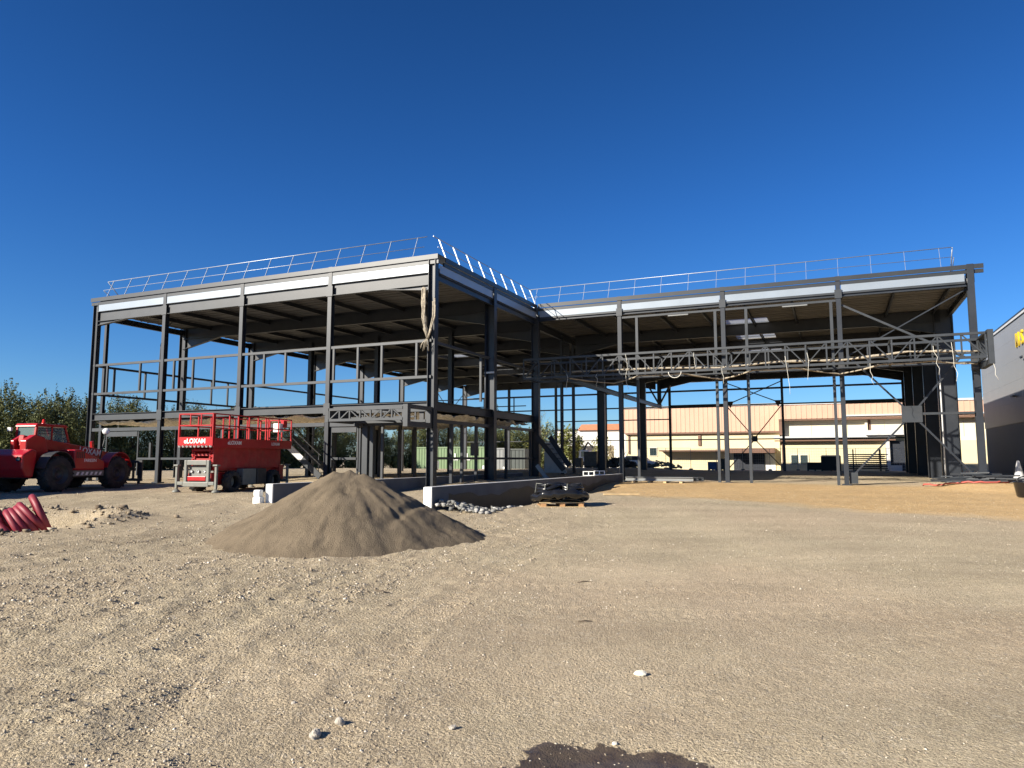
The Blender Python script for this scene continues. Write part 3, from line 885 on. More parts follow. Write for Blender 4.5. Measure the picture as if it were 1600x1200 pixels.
# --- canopy trusses
def truss(u0, u1, v0, v1, z0, z1, bay, endframe):
    q = MB()
    for v in (v0, v1):
        for z in (z0, z1): pass
    t = None
    for v in (v0, v1):
        for z in (z0, z1):
            c_ = MB().bar((u0, v, z), (u1, v, z), .1, .1).build("chord", steel2, t or BLD)
            if t is None:
                c_.name = "lattice_truss"; t = c_
    n_ = int(round((u1 - u0) / bay)); s = (u1 - u0) / n_
    for k, v in enumerate((v0, v1)):
        wb_ = MB()
        for i in range(n_ + 1):
            if k == 1:
                MB().bar((u0 + i * s, v, z0 + .05), (u0 + i * s, v, z1 - .05), .06, .06, (0, 1, 0)).build("web_post", steel2, t)
            u = u0 + i * s
            wb_.bar((u, v, z0 + .05), (u, v, z1 - .05), .06, .06, (0, 1, 0))
            if i < n_ and k == 0:
                a, c_ = (z0 + .05, z1 - .05) if (i // 2) % 2 == k else (z1 - .05, z0 + .05)
                wb_.bar((u + .04, v, a), (u + s - .04, v, c_), .045, .045, (0, 1, 0))
        if k == 0: wb_.build("web_members", steel2, t)
    for i in range(0, n_ + 1, 4):
        u = u0 + i * s
        cr_ = MB().bar((u, v0 + .05, z0), (u, v1 - .05, z0), .07, .07).bar((u, v0 + .05, z1), (u, v1 - .05, z1), .07, .07)
        cr_.bar((u, v0 + .05, z0), (u, v1 - .05, z1), .04, .04).build("cross_member", steel2, t)
    pp = MB()
    for fz in (.3,): pp.bar((u0, (v0 + v1) / 2, z0 + (z1 - z0) * fz), (u1, (v0 + v1) / 2, z0 + (z1 - z0) * fz), .06, .06)
    pp.build("inner_rail", steel2, t)
    if endframe:
        e = MB()
        for u in (u1 + .06,):
            e.box(u, u + .2, v0 - .1, v0 + .12, z0 - .3, z1 + .12).box(u, u + .2, v1 - .12, v1 + .1, z0 - .3, z1 + .12)
            e.box(u, u + .2, v0 + .121, v1 - .121, z1 - .02, z1 + .12).box(u, u + .2, v0 + .121, v1 - .121, z0 - .3, z0 - .1)
        e.build("end_frame", steel2, t)
    return t
truss(.2, 20.3, 8.75, 10.55, 5.68, 6.65, .84, True)
truss(-3.65, -.25, -1.9, -.2, 3.12, 3.54, .48, True)
for u in (4.7, 9.87, 15.03, 20.2): MB().box(u - .14, u + .14, 10.61, 10.78, 5.35, 5.95).build("truss_bracket", darkp, BLD)
for u in (-3.4, -.5): MB().box(u - .1, u + .1, -.14, -.05, 2.95, 3.5).build("truss_bracket", darkp, BLD)
MB().box(-3.86, -3.72, -1.9, -.2, 3.05, 3.6).build("end_plate", steel2, BLD)
# cable pulled up to the roof at the left gable
pts = [(-19.0, 3, 3.9), (-19.0, 3, 6.2), (-18.95, 3, 7.8), (-18.7, 3, 8.6), (-18.2, 3, 9.05), (-17.8, 3, 9.15)]
MB().tube(pts, .04, 6).build("roof_drain_pipe", darkp, BLD)
MB().tube([(-.3, 5.3, gl_(0, 5)), (-.3, 5.3, 9)], .05, 8).build("roof_drain_pipe", steel, BLD)
MB().tube([(19.6, 16.8, .5), (19.6, 16.8, 6.3)], .035, 8).build("roof_drain_pipe", greyc, BLD)

# ------------------------------------------------------------------ nets, ropes and loose ends hung on the frame
def local(o):
    o.location = (OX, OY, 0); o.rotation_euler.z = -ANG
    return o
def lumpy(pts, r, seed, n=9, sub=5, sag=0.):
    """a rope-like bundle of cloth with an uneven radius along a path"""
    g = random.Random(seed)
    P, rr = [], []
    for a, c_ in zip(pts[:-1], pts[1:]):
        a, c_ = Vector(a), Vector(c_)
        k = max(2, int((c_ - a).length * sub))
        for i in range(k):
            t = i / k
            p = a.lerp(c_, t); p.z -= sag * math.sin(math.pi * t)
            P.append(p + Vector((g.uniform(-1, 1), g.uniform(-1, 1), g.uniform(-1, 1))) * r * (.28 if sub > 6 else .14))
            rr.append(r * g.uniform(.6, 1.25))
    P.append(Vector(pts[-1])); rr.append(r * .6)
    return MB().tube(P, rr, n)
cb = MB()
for k in range(26):
    g = random.Random(100 + k); L_ = k < 17
    j = lambda w: g.uniform(-w, w)
    w = .10 if L_ else .06
    P = [(-.42 + j(w), -.22 + j(.05), 8.45 + j(.1)), (-.41 + j(w), -.25 + j(.06), 7.9), (-.38 + j(w), -.26 + j(.06), 7.3), (-.28 + j(w * .7), -.28 + j(.05), 6.8), (-.17 + j(.03), -.3 + j(.02), 6.4)] if L_ else \
        [(.06 + j(w), -.2 + j(.04), 7.95 + j(.15)), (.08 + j(w), -.25 + j(.05), 7.3), (-.02 + j(w), -.29 + j(.05), 6.8), (-.17 + j(.03), -.3 + j(.02), 6.4)]
    cb.tube(P, g.uniform(.014, .03), 5)
for k in range(7):
    a = rnd.uniform(-.25, .25)
    cb.tube([(-.17, -.3, 6.45), (-.17 + a, -.32, 6.3 - rnd.uniform(0, .1)), (-.17 + a * 1.5, -.3, 6.1 - rnd.uniform(0, .2))], .014, 5)
tag(local(cb.build("safety_net", netc)), "bundled beige safety net tied in a V round the tall corner post", "net")
def sheet(name, u0, u1, v0, v1, z, amp, seed, m=netm, nu=90, nv=50):
    uu, vv_ = np.meshgrid(np.linspace(u0, u1, nu), np.linspace(v0, v1, nv))
    ez = np.minimum(np.minimum(uu - u0, u1 - uu) / 2.2, np.minimum(vv_ - v0, v1 - vv_) / 1.6)
    sag = .12 * np.clip(ez, 0, 1) ** .5
    zz = z - sag + amp * (vnoise(uu * 1.1, vv_ * 2.3, seed) + .7 * vnoise(uu * 3.1, vv_ * 5, seed + 1) + .35 * vnoise(uu * 8, vv_ * 9, seed + 2))
    i_ = np.arange(nu * nv).reshape(nv, nu)
    q = MB(); q.add(np.stack([uu, vv_, zz], -1).reshape(-1, 3), [(i_[a, c_], i_[a, c_ + 1], i_[a + 1, c_ + 1], i_[a + 1, c_]) for a in range(nv - 1) for c_ in range(nu - 1)], True)
    o = local(q.build(name, m))
    sm = o.modifiers.new("cloth thickness", 'SOLIDIFY'); sm.thickness = .01
    return o
tag(sheet("safety_net", -10.05, -.3, .2, 5.3, 3.47, .2, 41), "crumpled beige net under the mezzanine floor between the red lift and tall corner post", "net")
tag(sheet("safety_net", -20., -10.35, .2, 5.3, 3.47, .2, 44), "crumpled beige net slung under the mezzanine floor above the telehandler", "net")
tag(sheet("safety_net", -9.9, -.3, 5.6, 10.7, 3.46, .24, 47), "crumpled beige net under the rear half of the mezzanine floor beside the ramp", "net")
tag(local(lumpy([(2.6, 9.4, 6.0), (7, 9.3, 5.95), (9.8, 9.5, 5.85), (12.5, 9.4, 5.98), (15, 9.5, 5.92), (17.6, 9.3, 6.12), (20.2, 9.4, 6.0)], .05, 9, sub=4).build("net_roll", netc)), "long pale net rolled up inside the lattice truss", "net")
tag(local(lumpy([(2.6, 8.9, 5.62), (4.5, 10.3, 5.42), (6.2, 8.9, 5.6), (8.2, 8.9, 5.6), (9.8, 10.3, 5.4), (11.4, 8.9, 5.6), (13.2, 8.9, 5.6), (14.95, 10.3, 5.4), (16.6, 8.9, 5.6), (18.4, 8.9, 5.62), (20.1, 9.6, 5.5)], .035, 12, sub=4, sag=.03).build("net_edge", netc)), "beige net edge drooping along the underside of the long truss", "net")
def rope(pts, r=.018):
    return MB().tube(pts, r, 6)
def wig(u, v, z0, z1, k, seed, r=.008):
    g = random.Random(seed)
    return rope([(u + (g.uniform(-.06, .06) if 0 < i else 0) + k * i / 5, v, z0 + (z1 - z0) * i / 5) for i in range(6)], r)
RG = "white ropes hanging from the long truss"
for i, (u, z0, z1, k) in enumerate(((2.56, 6.1, 5.3, 0), (4.1, 6.0, 5.4, 0), (5.55, 6.9, 5.2, .1), (8.8, 6.8, 6.0, .05), (10.05, 6.1, 5.3, .1), (12.75, 6.4, 4.7, .12), (13.65, 6.5, 5.3, .05), (16.1, 5.9, 5.0, .1), (18.45, 6.5, 5.3, .2), (19.1, 6.6, 5.0, .15), (20.45, 6.1, 5.0, .15))):
    tag(local(wig(u, 8.66, z0 - .28, z1 - .28, k, i).build("rope", ropem)), "thin white rope end hanging from the long lattice truss", "rope", RG)
for i, (u, z0, z1, k) in enumerate(((-18.2, 3.5, 2.7, -.15), (-15.5, 3.4, 2.4, .1), (-15.2, 2.9, 1.9, -.2))):
    tag(local(wig(u, .1, z0, z1, k, 40 + i).build("rope", ropem)), "thin white rope end hanging under the mezzanine beam at the left", "rope", "white ropes under the left mezzanine beam")
g_ = [(7.9 + .3 * math.cos(t), 8.66, 5.66 + .28 * math.sin(t)) for t in np.linspace(math.pi, 2 * math.pi, 9)]
tag(local(rope(g_, .016).build("cable_loop", ropem)), "slack white cable loop below the truss, between the second and third post", "cable")

# ------------------------------------------------------------------ the two ramp walls
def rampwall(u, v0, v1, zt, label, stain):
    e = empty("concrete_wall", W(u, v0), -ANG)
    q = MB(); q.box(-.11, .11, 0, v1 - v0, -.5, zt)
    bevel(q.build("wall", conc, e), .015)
    t = MB(); t.box(-.12, .12, -.05, -.002, -.5, zt + .004); t.build("lit_end_face", whitep, e)  # sunlit wall end, its brightness put into the white colour
    t = MB(); t.box(-.114, .114, -.0015, v1 - v0, zt + .001, zt + .012); t.build("lit_top_edge", greyc, e)  # pale strip painted where sun catches the top of the wall
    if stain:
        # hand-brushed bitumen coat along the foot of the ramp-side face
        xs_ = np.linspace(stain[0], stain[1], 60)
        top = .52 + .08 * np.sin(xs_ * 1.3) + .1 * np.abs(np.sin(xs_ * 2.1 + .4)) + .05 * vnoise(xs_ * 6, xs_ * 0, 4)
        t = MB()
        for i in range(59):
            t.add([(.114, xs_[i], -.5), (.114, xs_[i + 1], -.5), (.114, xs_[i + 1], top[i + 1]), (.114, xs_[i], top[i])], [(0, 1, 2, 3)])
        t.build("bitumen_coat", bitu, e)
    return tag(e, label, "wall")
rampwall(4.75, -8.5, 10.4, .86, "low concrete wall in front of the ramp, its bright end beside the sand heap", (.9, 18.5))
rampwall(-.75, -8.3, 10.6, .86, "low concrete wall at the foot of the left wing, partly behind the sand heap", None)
q = MB(); q.box(-.13, .13, -.12, .12, 0, .22).box(-.12, .1, -.1, .1, .221, .42)
o = bevel(q.build("polystyrene_block", whitep, loc=W(-1.0, -8.5, .28), rz=-.2), .04, 3); tag(o, "white block of insulation leaning at the far left end of the ramp walls", "block")

# ------------------------------------------------------------------ sand heap
px, py = np.meshgrid(np.linspace(-5.6, .6, 190), np.linspace(10.2, 17.4, 190))
def cone(cx, cy, h, s, ex=1.):
    return h - s * np.hypot((px - cx) * ex, (py - cy))
peaks = [(-3.42, 14.05, 1.38, .61), (-3.15, 14.2, 1.40, .62), (-2.85, 14.1, 1.34, .62), (-2.5, 14.2, 1.16, .62), (-3.75, 14.3, 1.2, .61), (-1.95, 14.25, .84, .56), (-1.35, 14.0, .55, .52), (-3.1, 13.3, .98, .58), (-4.2, 13.9, .86, .55)]
hp = np.full(px.shape, -9.)
for k, (a, c_, h_, s_) in enumerate(peaks):
    t = cone(a, c_, h_, s_)
    hp = np.log(np.exp(hp * 14) + np.exp(t * 14)) / 14
an = np.arctan2(py - 14.1, px + 3.1); rr = np.hypot(px + 3.1, py - 14.1)
hp = hp + .05 * vnoise(an * 6, rr * .8, 51) * sstep(.1, .8, rr) + .03 * vnoise(an * 14, rr * 2.4, 52) * sstep(.2, 1, rr) + .06 * vnoise(px * 1.7, py * 1.7, 53) + .022 * vnoise(px * 5, py * 3.5, 54) + .014 * vnoise(px * 14, py * 12, 55) + .012 * vnoise(px * 30, py * 30, 56)
gul = np.exp(-((px + 1.75 + .35 * (14.0 - py)) / .10) ** 2) * sstep(12.6, 13.2, py) * sstep(14.6, 13.9, py)
hp = hp - .05 * gul
gh = H(px, py)
foot = gh + .0
zz = np.maximum(foot + .35 * np.exp((hp - foot) / .35 - 1.) * 0 + np.where(hp > foot, hp - foot, (hp - foot)), -1)
sm = MB(); ii = np.arange(px.size).reshape(px.shape)
ok = hp > gh - .03
fs = [(ii[a, c_], ii[a, c_ + 1], ii[a + 1, c_ + 1], ii[a + 1, c_]) for a in range(189) for c_ in range(189) if ok[a:a + 2, c_:c_ + 2].any()]
zz = np.maximum(hp, gh - .05)
PP = np.stack([px, py, zz], -1).reshape(-1, 3)
us_ = sorted({i for f in fs for i in f}); rm = {k: i for i, k in enumerate(us_)}
sm.add(PP[us_], [tuple(rm[i] for i in f) for f in fs], True)
sandm = mat("damp_sand", (.165, .130, .088), .95, 0, .2, 2.6, 1., 55, spec=.15)
tag(sm.build("sand_heap", sandm), "large brown heap of sand in front of the ramp walls", "heap")

# rubble at the end of the ramp wall
rp = []
g = np.random.default_rng(8)
for k in range(900):
    t = g.uniform(0, 1) ** .8
    uu = 4.95 + g.uniform(0, 1.7) * (1 - .45 * t); vv_ = -8.7 + t * 4.8
    w = W(uu, vv_); rp.append((w.x, w.y, .26 * (1 - t) * math.exp(-((uu - 5.1) / .8) ** 2) * g.uniform(.3, 1)))
rp = np.array(rp)
rgm = gmat.copy(); rgm.name = "grey_rubble"
for e_ in rgm.node_tree.nodes:
    if e_.type == 'VALTORGB':
        for el, cc in zip(e_.color_ramp.elements, ((.10, .10, .095), (.20, .20, .185), (.30, .29, .27), (.48, .47, .44))): el.color = (*cc, 1)
tag(rock_mass("rubble_heap", rp, g.uniform(.035, .11, len(rp)), rgm, 9), "spill of grey broken stones against the near end of the ramp wall", "rubble", kind="stuff")

# ------------------------------------------------------------------ black bundle on its pallet
pb = W(0, 0) * 0 + Vector((1.36, 20.7, 0)); pb.z = gz(pb.x, pb.y)
pal = empty("pallet", pb, R(4))
for i in range(6): MB().box(-.62, .62, -.48 + i * .17, -.48 + i * .17 + .11, .115, .137).build("deck_board", wood, pal)
for y in (-.42, 0, .42):
    MB().box(-.62, .62, y - .05, y + .05, 0, .022).build("bottom_board", wood, pal)
    for x in (-.52, 0, .52): MB().box(x - .07, x + .07, y - .05, y + .05, .0225, .1145).build("block", mat("raw_timber_%d" % 1, (.5, .28, .13), .85) if "raw_timber_1" not in MATS else MATS["raw_timber_1"], pal)
tag(pal, "timber pallet under the black coiled bundle", "pallet")
bb = empty("black_coil_bundle", pb + Vector((0, 0, .139)), R(4))
for k, (cx, rad, n_, ry) in enumerate(((-.32, .31, 5, .05), (.30, .30, 5, -.04))):
    q = MB()
    for j in range(n_):
        for lay in range(2):
            r_ = rad - lay * .11
            q.tube([(cx + (r_ + rnd.uniform(-.02, .02)) * math.cos(t) * 1.05, r_ * 1.25 * math.sin(t), .06 + j * .082 + .02 * math.sin(3 * t + j) + ry * math.cos(t)) for t in np.linspace(0, 2 * math.pi, 28, endpoint=False)], .052, 8, closed=True)
    q.build("coil", blackpl, bb)
q = MB()
for cx in (-.32, .3):
    for a in (.4, 2.6, 4.3):
        q.tube([(cx + .17 * math.cos(a), .2 * math.sin(a), .0), (cx + .43 * math.cos(a), .5 * math.sin(a), .2), (cx + .38 * math.cos(a), .44 * math.sin(a), .5), (cx + .15 * math.cos(a), .16 * math.sin(a), .48)], .012, 5)
q.build("strap", greyp, bb)
q = lumpy([(-.75, -.1, .1), (-.5, -.55, .2), (0, -.6, .25), (.5, -.52, .18), (.75, 0, .12)], .12, 21, sub=9, n=10); q.build("wrapping", blackpl, bb)
q = lumpy([(-.6, .1, .42), (-.2, -.1, .5), (.2, .05, .42), (.6, -.05, .47)], .07, 23, sub=9, n=10); q.build("wrapping", blackpl, bb)
tag(bb, "shiny black plastic coils strapped and wrapped on a pallet before the ramp wall", "coils")
o = MB().box(-.6, .6, -.05, .05, 0, .05).build("timber_plank", wood, loc=(3.72, 25.0, gz(3.7, 25) + .02), rz=.03); bevel(o, .006); tag(o, "pale yellow timber plank lying on the soil right of the black coils", "plank")
# grey beams lying on bearers by the ramp corner
bp_ = W(7.0, 9.3); bp_.z = gz(bp_.x, bp_.y)
for k in range(4):
    p = W(5.75 + k * .75, 9.3 - .02 * k); p.z = gz(p.x, p.y) - .01
    o = MB().box(-.07, .07, -.3, .3, 0, .1).build("timber_bearer", wood, loc=p, rz=-ANG); tag(o, "short timber bearer under the grey beams at the ramp corner", "bearer", "bearers under the grey beams")
for k in range(3):
    p = W(6.95, 9.12 + k * .2); p.z = gz(p.x, p.y) + .2 + .003 * k
    o = MB().ibeam((-1.6, 0, .0), (1.6 + .2 * k, 0, 0), .18, .16).build("steel_beam", greycont if k == 0 else steel2, loc=p, rz=-ANG)
    tag(o, ("light grey steel beam lying nearest on the timber bearers", "grey steel beam in the middle of the three on the bearers", "grey steel beam farthest back of the three on the bearers")[k], "beam", "grey beams on bearers")
# hollow blocks on the ramp wall
def hblock(p, label):
    q = MB()
    for x0, x1, y0, y1 in ((-.25, .25, -.1, -.07), (-.25, .25, .07, .1), (-.25, -.21, -.07, .07), (-.02, .02, -.07, .07), (.21, .25, -.07, .07)):
        q.box(x0, x1, y0, y1, 0, .2)
    o = MB(); o.v = [(a, c_ * 1.0, e) for a, e, c_ in [(v[0], v[1] + .1, v[2]) for v in q.v]]; o.f = q.f; o.sm = q.sm
    o = o.build("hollow_block", whitep if "white" in label else conc, loc=p, rz=-ANG * .2)
    tag(o, label, "block", "hollow concrete blocks on the ramp wall")
hblock(W(4.75, 6.8, .874), "white hollow concrete block standing on the ramp wall")
hblock(W(4.75, 5.2, .874), "dark grey hollow concrete block standing on the ramp wall, left of the white one")

# ------------------------------------------------------------------ stairs
st = empty("steel_stair", W(-10.3, 3.2, gz(*W(-10.3, 3.2)[:2])), -ANG)
MB().bar((.0, -.5, 2.1), (1.5, -.5, .975), .3, .05).build("stringer", greyc, st); MB().bar((1.502, -.5, .973), (2.6, -.5, .15), .3, .05).build("stringer", steel2, st); MB().bar((.0, .5, 2.1), (2.6, .5, .15), .3, .05).build("stringer", steel2, st)
for i in range(9): MB().box(.1 + i * .28, .1 + i * .28 + .26, -.47, .47, 2.0 - i * .21, 2.03 - i * .21).build("tread", steel2, st)
for s in (-.5, .5):
    for z in (1.0, .55): MB().tube([(0, s, 2.1 + z), (2.6, s, .15 + z)], .022, 6).build("handrail", galv if s < 0 else steel2, st)
    for i in range(4): MB().tube([(.1 + i * .8, s, 2.03 - i * .6), (.1 + i * .8, s, 3.03 - i * .6)], .02, 6).build("baluster", steel2, st)
MB().box(-1.2, -.01, -.5, .5, 2.0, 2.06).build("landing", steel2, st)
for x, y in ((-1.1, -.45), (-.1, -.45), (-1.1, .45), (-.1, .45)): MB().bar((x, y, 0), (x, y, 1.999), .08, .08).build("support", steel2, st)
tag(st, "open steel stair with pale stringer rising inside the left wing behind the red lift", "stair")
st = empty("steel_stair", W(.35, 10.1, gz(*W(.35, 10.1)[:2]) - .1), -ANG)
MB().bar((0.0, .0, 2.25), (1.5, 0, .5), .26, .06).build("stringer", steel, st); MB().bar((.45, .75, 2.25), (1.55, .75, .7), .26, .06).build("stringer", steel, st)
for i in range(7): MB().box(.1 + i * .2, .3 + i * .2, .04, .7, 2.05 - i * .24, 2.09 - i * .24).build("tread", steel2, st)
MB().hexa([(.1, .85, .35), (1.35, .85, .35), (1.35, .9, .35), (.1, .9, .35), (.1, .85, 1.95), (.75, .85, 1.95), (.75, .9, 1.95), (.1, .9, 1.95)]).build("side_panel", galv, st)
MB().bar((.05, -.1, .75), (.75, -.1, -.1), .2, .05).build("stringer", galv, st)
tag(st, "dark steel stair flight leaning over the head of the ramp", "stair")

# ------------------------------------------------------------------ telehandler (local x forward, z up)
def wheel(parent, x, y, r, w, side, rim=redd, lugs=18):
    """side: +1 outer face towards +y, -1 towards -y"""
    hub = (x, y, r)
    t = MB()
    t.lathe([(r * .56, -w / 2), (r * .88, -w / 2), (r * .96, -w * .38), (r * .97, w * .38), (r * .88, w / 2), (r * .56, w / 2), (r * .56, -w / 2)], hub, (0, 1, 0), 32)
    for i in range(lugs):
        for s in (-1, 1):
            a = 2 * math.pi * (i + (.5 if s > 0 else 0)) / lugs
            c0 = Vector((x + math.cos(a) * r * .97, y + s * w * .46, r + math.sin(a) * r * .97))
            a2 = a + .16
            c1 = Vector((x + math.cos(a2) * r * .985, y + s * w * .03, r + math.sin(a2) * r * .985))
            t.bar(c0, c1, .055, .05, Vector((math.cos(a), 0, math.sin(a))))
    ty = t.build("tyre", rub, parent)
    q = MB()
    o = side * w * .5
    q.lathe([(0.001, o * .3), (r * .2, o * .3), (r * .22, o * .62), (r * .30, o * .62), (r * .34, o * .25), (r * .5, o * .3), (r * .56, o * .95), (r * .6, o * .97), (r * .6, o * .8)], hub, (0, 1, 0), 28)
    for i in range(8):
        a = 2 * math.pi * i / 8
        q.lathe([(.001, o * .72), (.022, o * .72), (.022, o * .55)], (x + math.cos(a) * r * .26, y, r + math.sin(a) * r * .26), (0, 1, 0), 6)
    q.build("rim", rim, ty)
    return ty
tz = gz(-17.3, 28.6)
T = empty("telehandler", (-18.0, 27.4, tz - .02), R(78))
for x, y, s in ((0, -1.02, -1), (2.95, -1.02, -1), (0, 1.02, 1), (2.95, 1.02, 1)): wheel(T, x, y, .66, .46, s, darkp)
q = MB(); q.ext([(-1.0, .75), (-.85, .5), (3.6, .45), (3.75, .8), (3.6, 1.0), (-1., 1.05)], -.42, .42, 'y')
q.bar((0, -.8, .66), (0, .8, .66), .22, .26, (0, 0, 1)); q.bar((2.95, -.8, .66), (2.95, .8, .66), .22, .26, (0, 0, 1))
q.build("chassis", darkp, T)
q = MB(); q.ext([(-1.35, .85), (-1.15, .55), (-.85, .55), (-.75, 1.2), (-.75, 1.52), (-.95, 1.58), (-1.35, 1.36)], -.92, .92, 'y'); bevel(q.build("counterweight", redp, T), .06, 3)
q = MB(); q.ext([(-.74, 1.06), (.05, 1.06), (.25, 1.5), (.1, 2.02), (-.35, 2.12), (-.74, 1.9)], -.40, -.12, 'y').ext([(-.74, 1.06), (.05, 1.06), (.25, 1.5), (.1, 2.02), (-.35, 2.12), (-.74, 1.9)], .14, .3, 'y'); bevel(q.build("boom_tower", redp, T), .03)
q = MB(); q.bar((-.6, -.0, 1.90), (3.2, 0, 1.42), .40, .24); B_ = q.build("boom", redp, T); bevel(B_, .03)
q = MB(); q.bar((3.0, 0, 1.445), (4.75, 0, 1.22), .3, .18); bevel(q.build("boom_extension", redp, T), .02)
q = MB(); q.ext([(4.6, 1.4), (4.9, 1.25), (5.05, .95), (4.95, .45), (4.75, .45), (4.7, .9), (4.5, 1.1)], -.14, .14, 'y'); bevel(q.build("boom_head", darkp, T), .02)
q = MB()
q.box(5.06, 5.14, -.62, .62, 1.05, 1.17).box(5.06, 5.14, -.62, .62, .25, .37)
for y in (-.6, -.2, .12, .52): q.box(5.08, 5.15, y, y + .08, .372, 1.048)
q.build("carriage", darkp, T)
for y in (-.45, .37):
    f = MB(); f.box(5.16, 5.21, y, y + .12, .12, 1.15).ext([(5.211, .12), (6.3, .10), (6.35, .115), (5.211, .17)], y, y + .12, 'y'); f.build("fork", darkp, T)
# engine hood on the near side, tapered down to the front
hp_ = [(.72, .78), (2.28, .78), (2.28, 1.14), (1.8, 1.30), (1.05, 1.58), (.72, 1.58)]
q = MB(); q.ext(hp_, -1.16, -.43, 'y'); hd = q.build("engine_hood", redp, T); bevel(hd, .07, 3)
q = MB(); q.ext([(.72, .56), (2.26, .56), (2.26, .775), (.72, .775)], -1.13, -.43, 'y'); q.build("step_box", greyp, T)
q = MB()
for i in range(6): q.ext([(.85 + i * .23, .60), (.96 + i * .23, .60), (1.02 + i * .23, .72), (.91 + i * .23, .72)], -1.137, -1.131, 'y')
q.build("hazard_stripes", whitep, T)
q = MB()
for i in range(5): q.box(.8 + i * .09, .85 + i * .09, -1.168, -1.161, 1.25, 1.5)
q.build("vent", darkp, hd)
for x0, x1 in ((-.72, .72), (2.3, 3.7)):
    q = MB(); c = (x0 + x1) / 2; h_ = (x1 - x0) / 2
    pr = [(c + h_ * math.cos(a), .68 + .80 * math.sin(a)) for a in np.linspace(.25, math.pi - .25, 12)]
    for (xa, za), (xb, zb) in zip(pr[:-1], pr[1:]):
        q.hexa([(xa, -1.25, za), (xb, -1.25, zb), (xb, -.8, zb), (xa, -.8, za), (xa, -1.25, za + .03), (xb, -1.25, zb + .03), (xb, -.8, zb + .03), (xa, -.8, za + .03)])
    q.build("mudguard", darkp if x0 < 0 else redp, T)
# cab on the far side: pillars, roof, glass
cx0, cx1, cy0, cy1 = .15, 1.95, .18, 1.08
q = MB(); q.ext([(cx0, .7), (cx1 + .15, .7), (cx1 + .1, 1.45), (cx0, 1.6)], cy0, cy1, 'y'); cb_ = q.build("cab", redp, T); bevel(cb_, .04)
top = [(cx0 + .12, 2.46), (cx1 - .35, 2.46)]
for y in (cy0 + .03, cy1 - .03):
    for pa, pb_, w in (((cx0 + .03, y, 1.58), (top[0][0], y, 2.46), .08), ((cx1 + .04, y, 1.44), (top[1][0], y, 2.46), .08), ((.98, y, 1.5), (.98, y, 2.46), .06)):
        MB().bar(pa, pb_, w, w - .01, (1, 0, 0)).build("cab_pillar", redp, cb_)
q = MB(); q.ext([(cx0 + .02, 2.46), (cx1 - .2, 2.46), (cx1 - .3, 2.56), (cx0 + .1, 2.58)], cy0 - .03, cy1 + .03, 'y'); bevel(q.build("cab_roof", redp, cb_), .03)
q = MB()
for z in (2.2, 2.3, 2.4): q.bar((.25, cy0 + .02, z), (1.6, cy0 + .02, z), .02, .02)
q.build("roof_guard", darkp, cb_)
cg = bpy.data.materials.new("clear_cab_glass"); cg.use_nodes = True
cgb = cg.node_tree.nodes["Principled BSDF"]; cgb.inputs["Roughness"].default_value = .03; cgb.inputs["Base Color"].default_value = (.30, .42, .42, 1)
cgt = cg.node_tree.nodes.new("ShaderNodeBsdfTransparent"); cgt.inputs[0].default_value = (.62, .72, .72, 1)
cgm = cg.node_tree.nodes.new("ShaderNodeMixShader"); cgm.inputs[0].default_value = .35
cg.node_tree.links.new(cgt.outputs[0], cgm.inputs[1]); cg.node_tree.links.new(cgb.outputs[0], cgm.inputs[2]); cg.node_tree.links.new(cgm.outputs[0], cg.node_tree.nodes["Material Output"].inputs[0])
q = MB(); q.hexa([(cx0 + .03, cy0 + .07, 1.62), (cx0 + .045, cy0 + .07, 1.62), (cx0 + .045, cy1 - .07, 1.62), (cx0 + .03, cy1 - .07, 1.62), (cx0 + .10, cy0 + .07, 2.45), (cx0 + .115, cy0 + .07, 2.45), (cx0 + .115, cy1 - .07, 2.45), (cx0 + .10, cy1 - .07, 2.45)]); q.build("rear_window", cg, cb_)
q = MB(); q.ext([(cx0 + .1, 1.6), (.94, 1.55), (.94, 2.44), (top[0][0] + .06, 2.44)], cy0 + .02, cy0 + .035, 'y').ext([(1.02, 1.54), (cx1 - .02, 1.46), (top[1][0] - .06, 2.44), (1.02, 2.44)], cy0 + .02, cy0 + .035, 'y'); q.build("side_window", cg, cb_)
q = MB(); q.ext([(.5, 1.1), (.95, 1.1), (.95, 1.25), (.66, 1.28), (.55, 1.95), (.42, 1.95)], cy0 + .22, cy1 - .22, 'y'); q.build("seat", darkp, cb_)
q = MB(); q.lathe([(.001, .19), (.05, .17), (.06, .05), (.075, .04), (.075, 0)], (.75, cy0 + .2, 2.575), (0, 0, 1), 14); q.build("beacon", mat("red_beacon", (.55, .03, .02), .2), cb_)
q = MB(); q.box(.02, .1, cy1 + .05, cy1 + .2, 2.28, 2.42); q.build("work_lamp", whitep, cb_)
for y in (-.75, .75):
    q = MB(); q.lathe([(.001, 0), (.085, 0), (.09, .03)], (-1.355, y, 1.22), (-1, 0, 0), 14); q.build("rear_lamp", whitep if y > 0 else glassm, T)
q = MB(); q.tube([(2.75, -.45, 1.05), (2.8, -.55, 1.75), (2.85, -.62, 2.25)], .022, 6); mr_ = q.build("mirror_arm", darkp, T)
q = MB(); q.lathe([(.001, .05), (.11, .04), (.14, 0), (.13, -.03), (.001, -.05)], (2.85, -.62, 2.36), (-.8, -.5, .25), 18); q.build("mirror", whitep, mr_)
q = MB(); q.bar((3.1, .12, .95), (2.9, .1, 1.95), .12, .1); q.build("tilt_cylinder", redp, T)
q = MB(); q.tube([(3.7, -.13, 1.6), (4.4, -.18, 1.6), (4.75, -.18, 1.25), (4.85, -.16, .9)], .025, 6).tube([(3.6, -.13, 1.5), (4.3, -.2, 1.45), (4.7, -.2, 1.05)], .02, 6); q.build("hydraulic_hose", blackpl, T)
ang_b = math.atan2(-.48, 3.8)
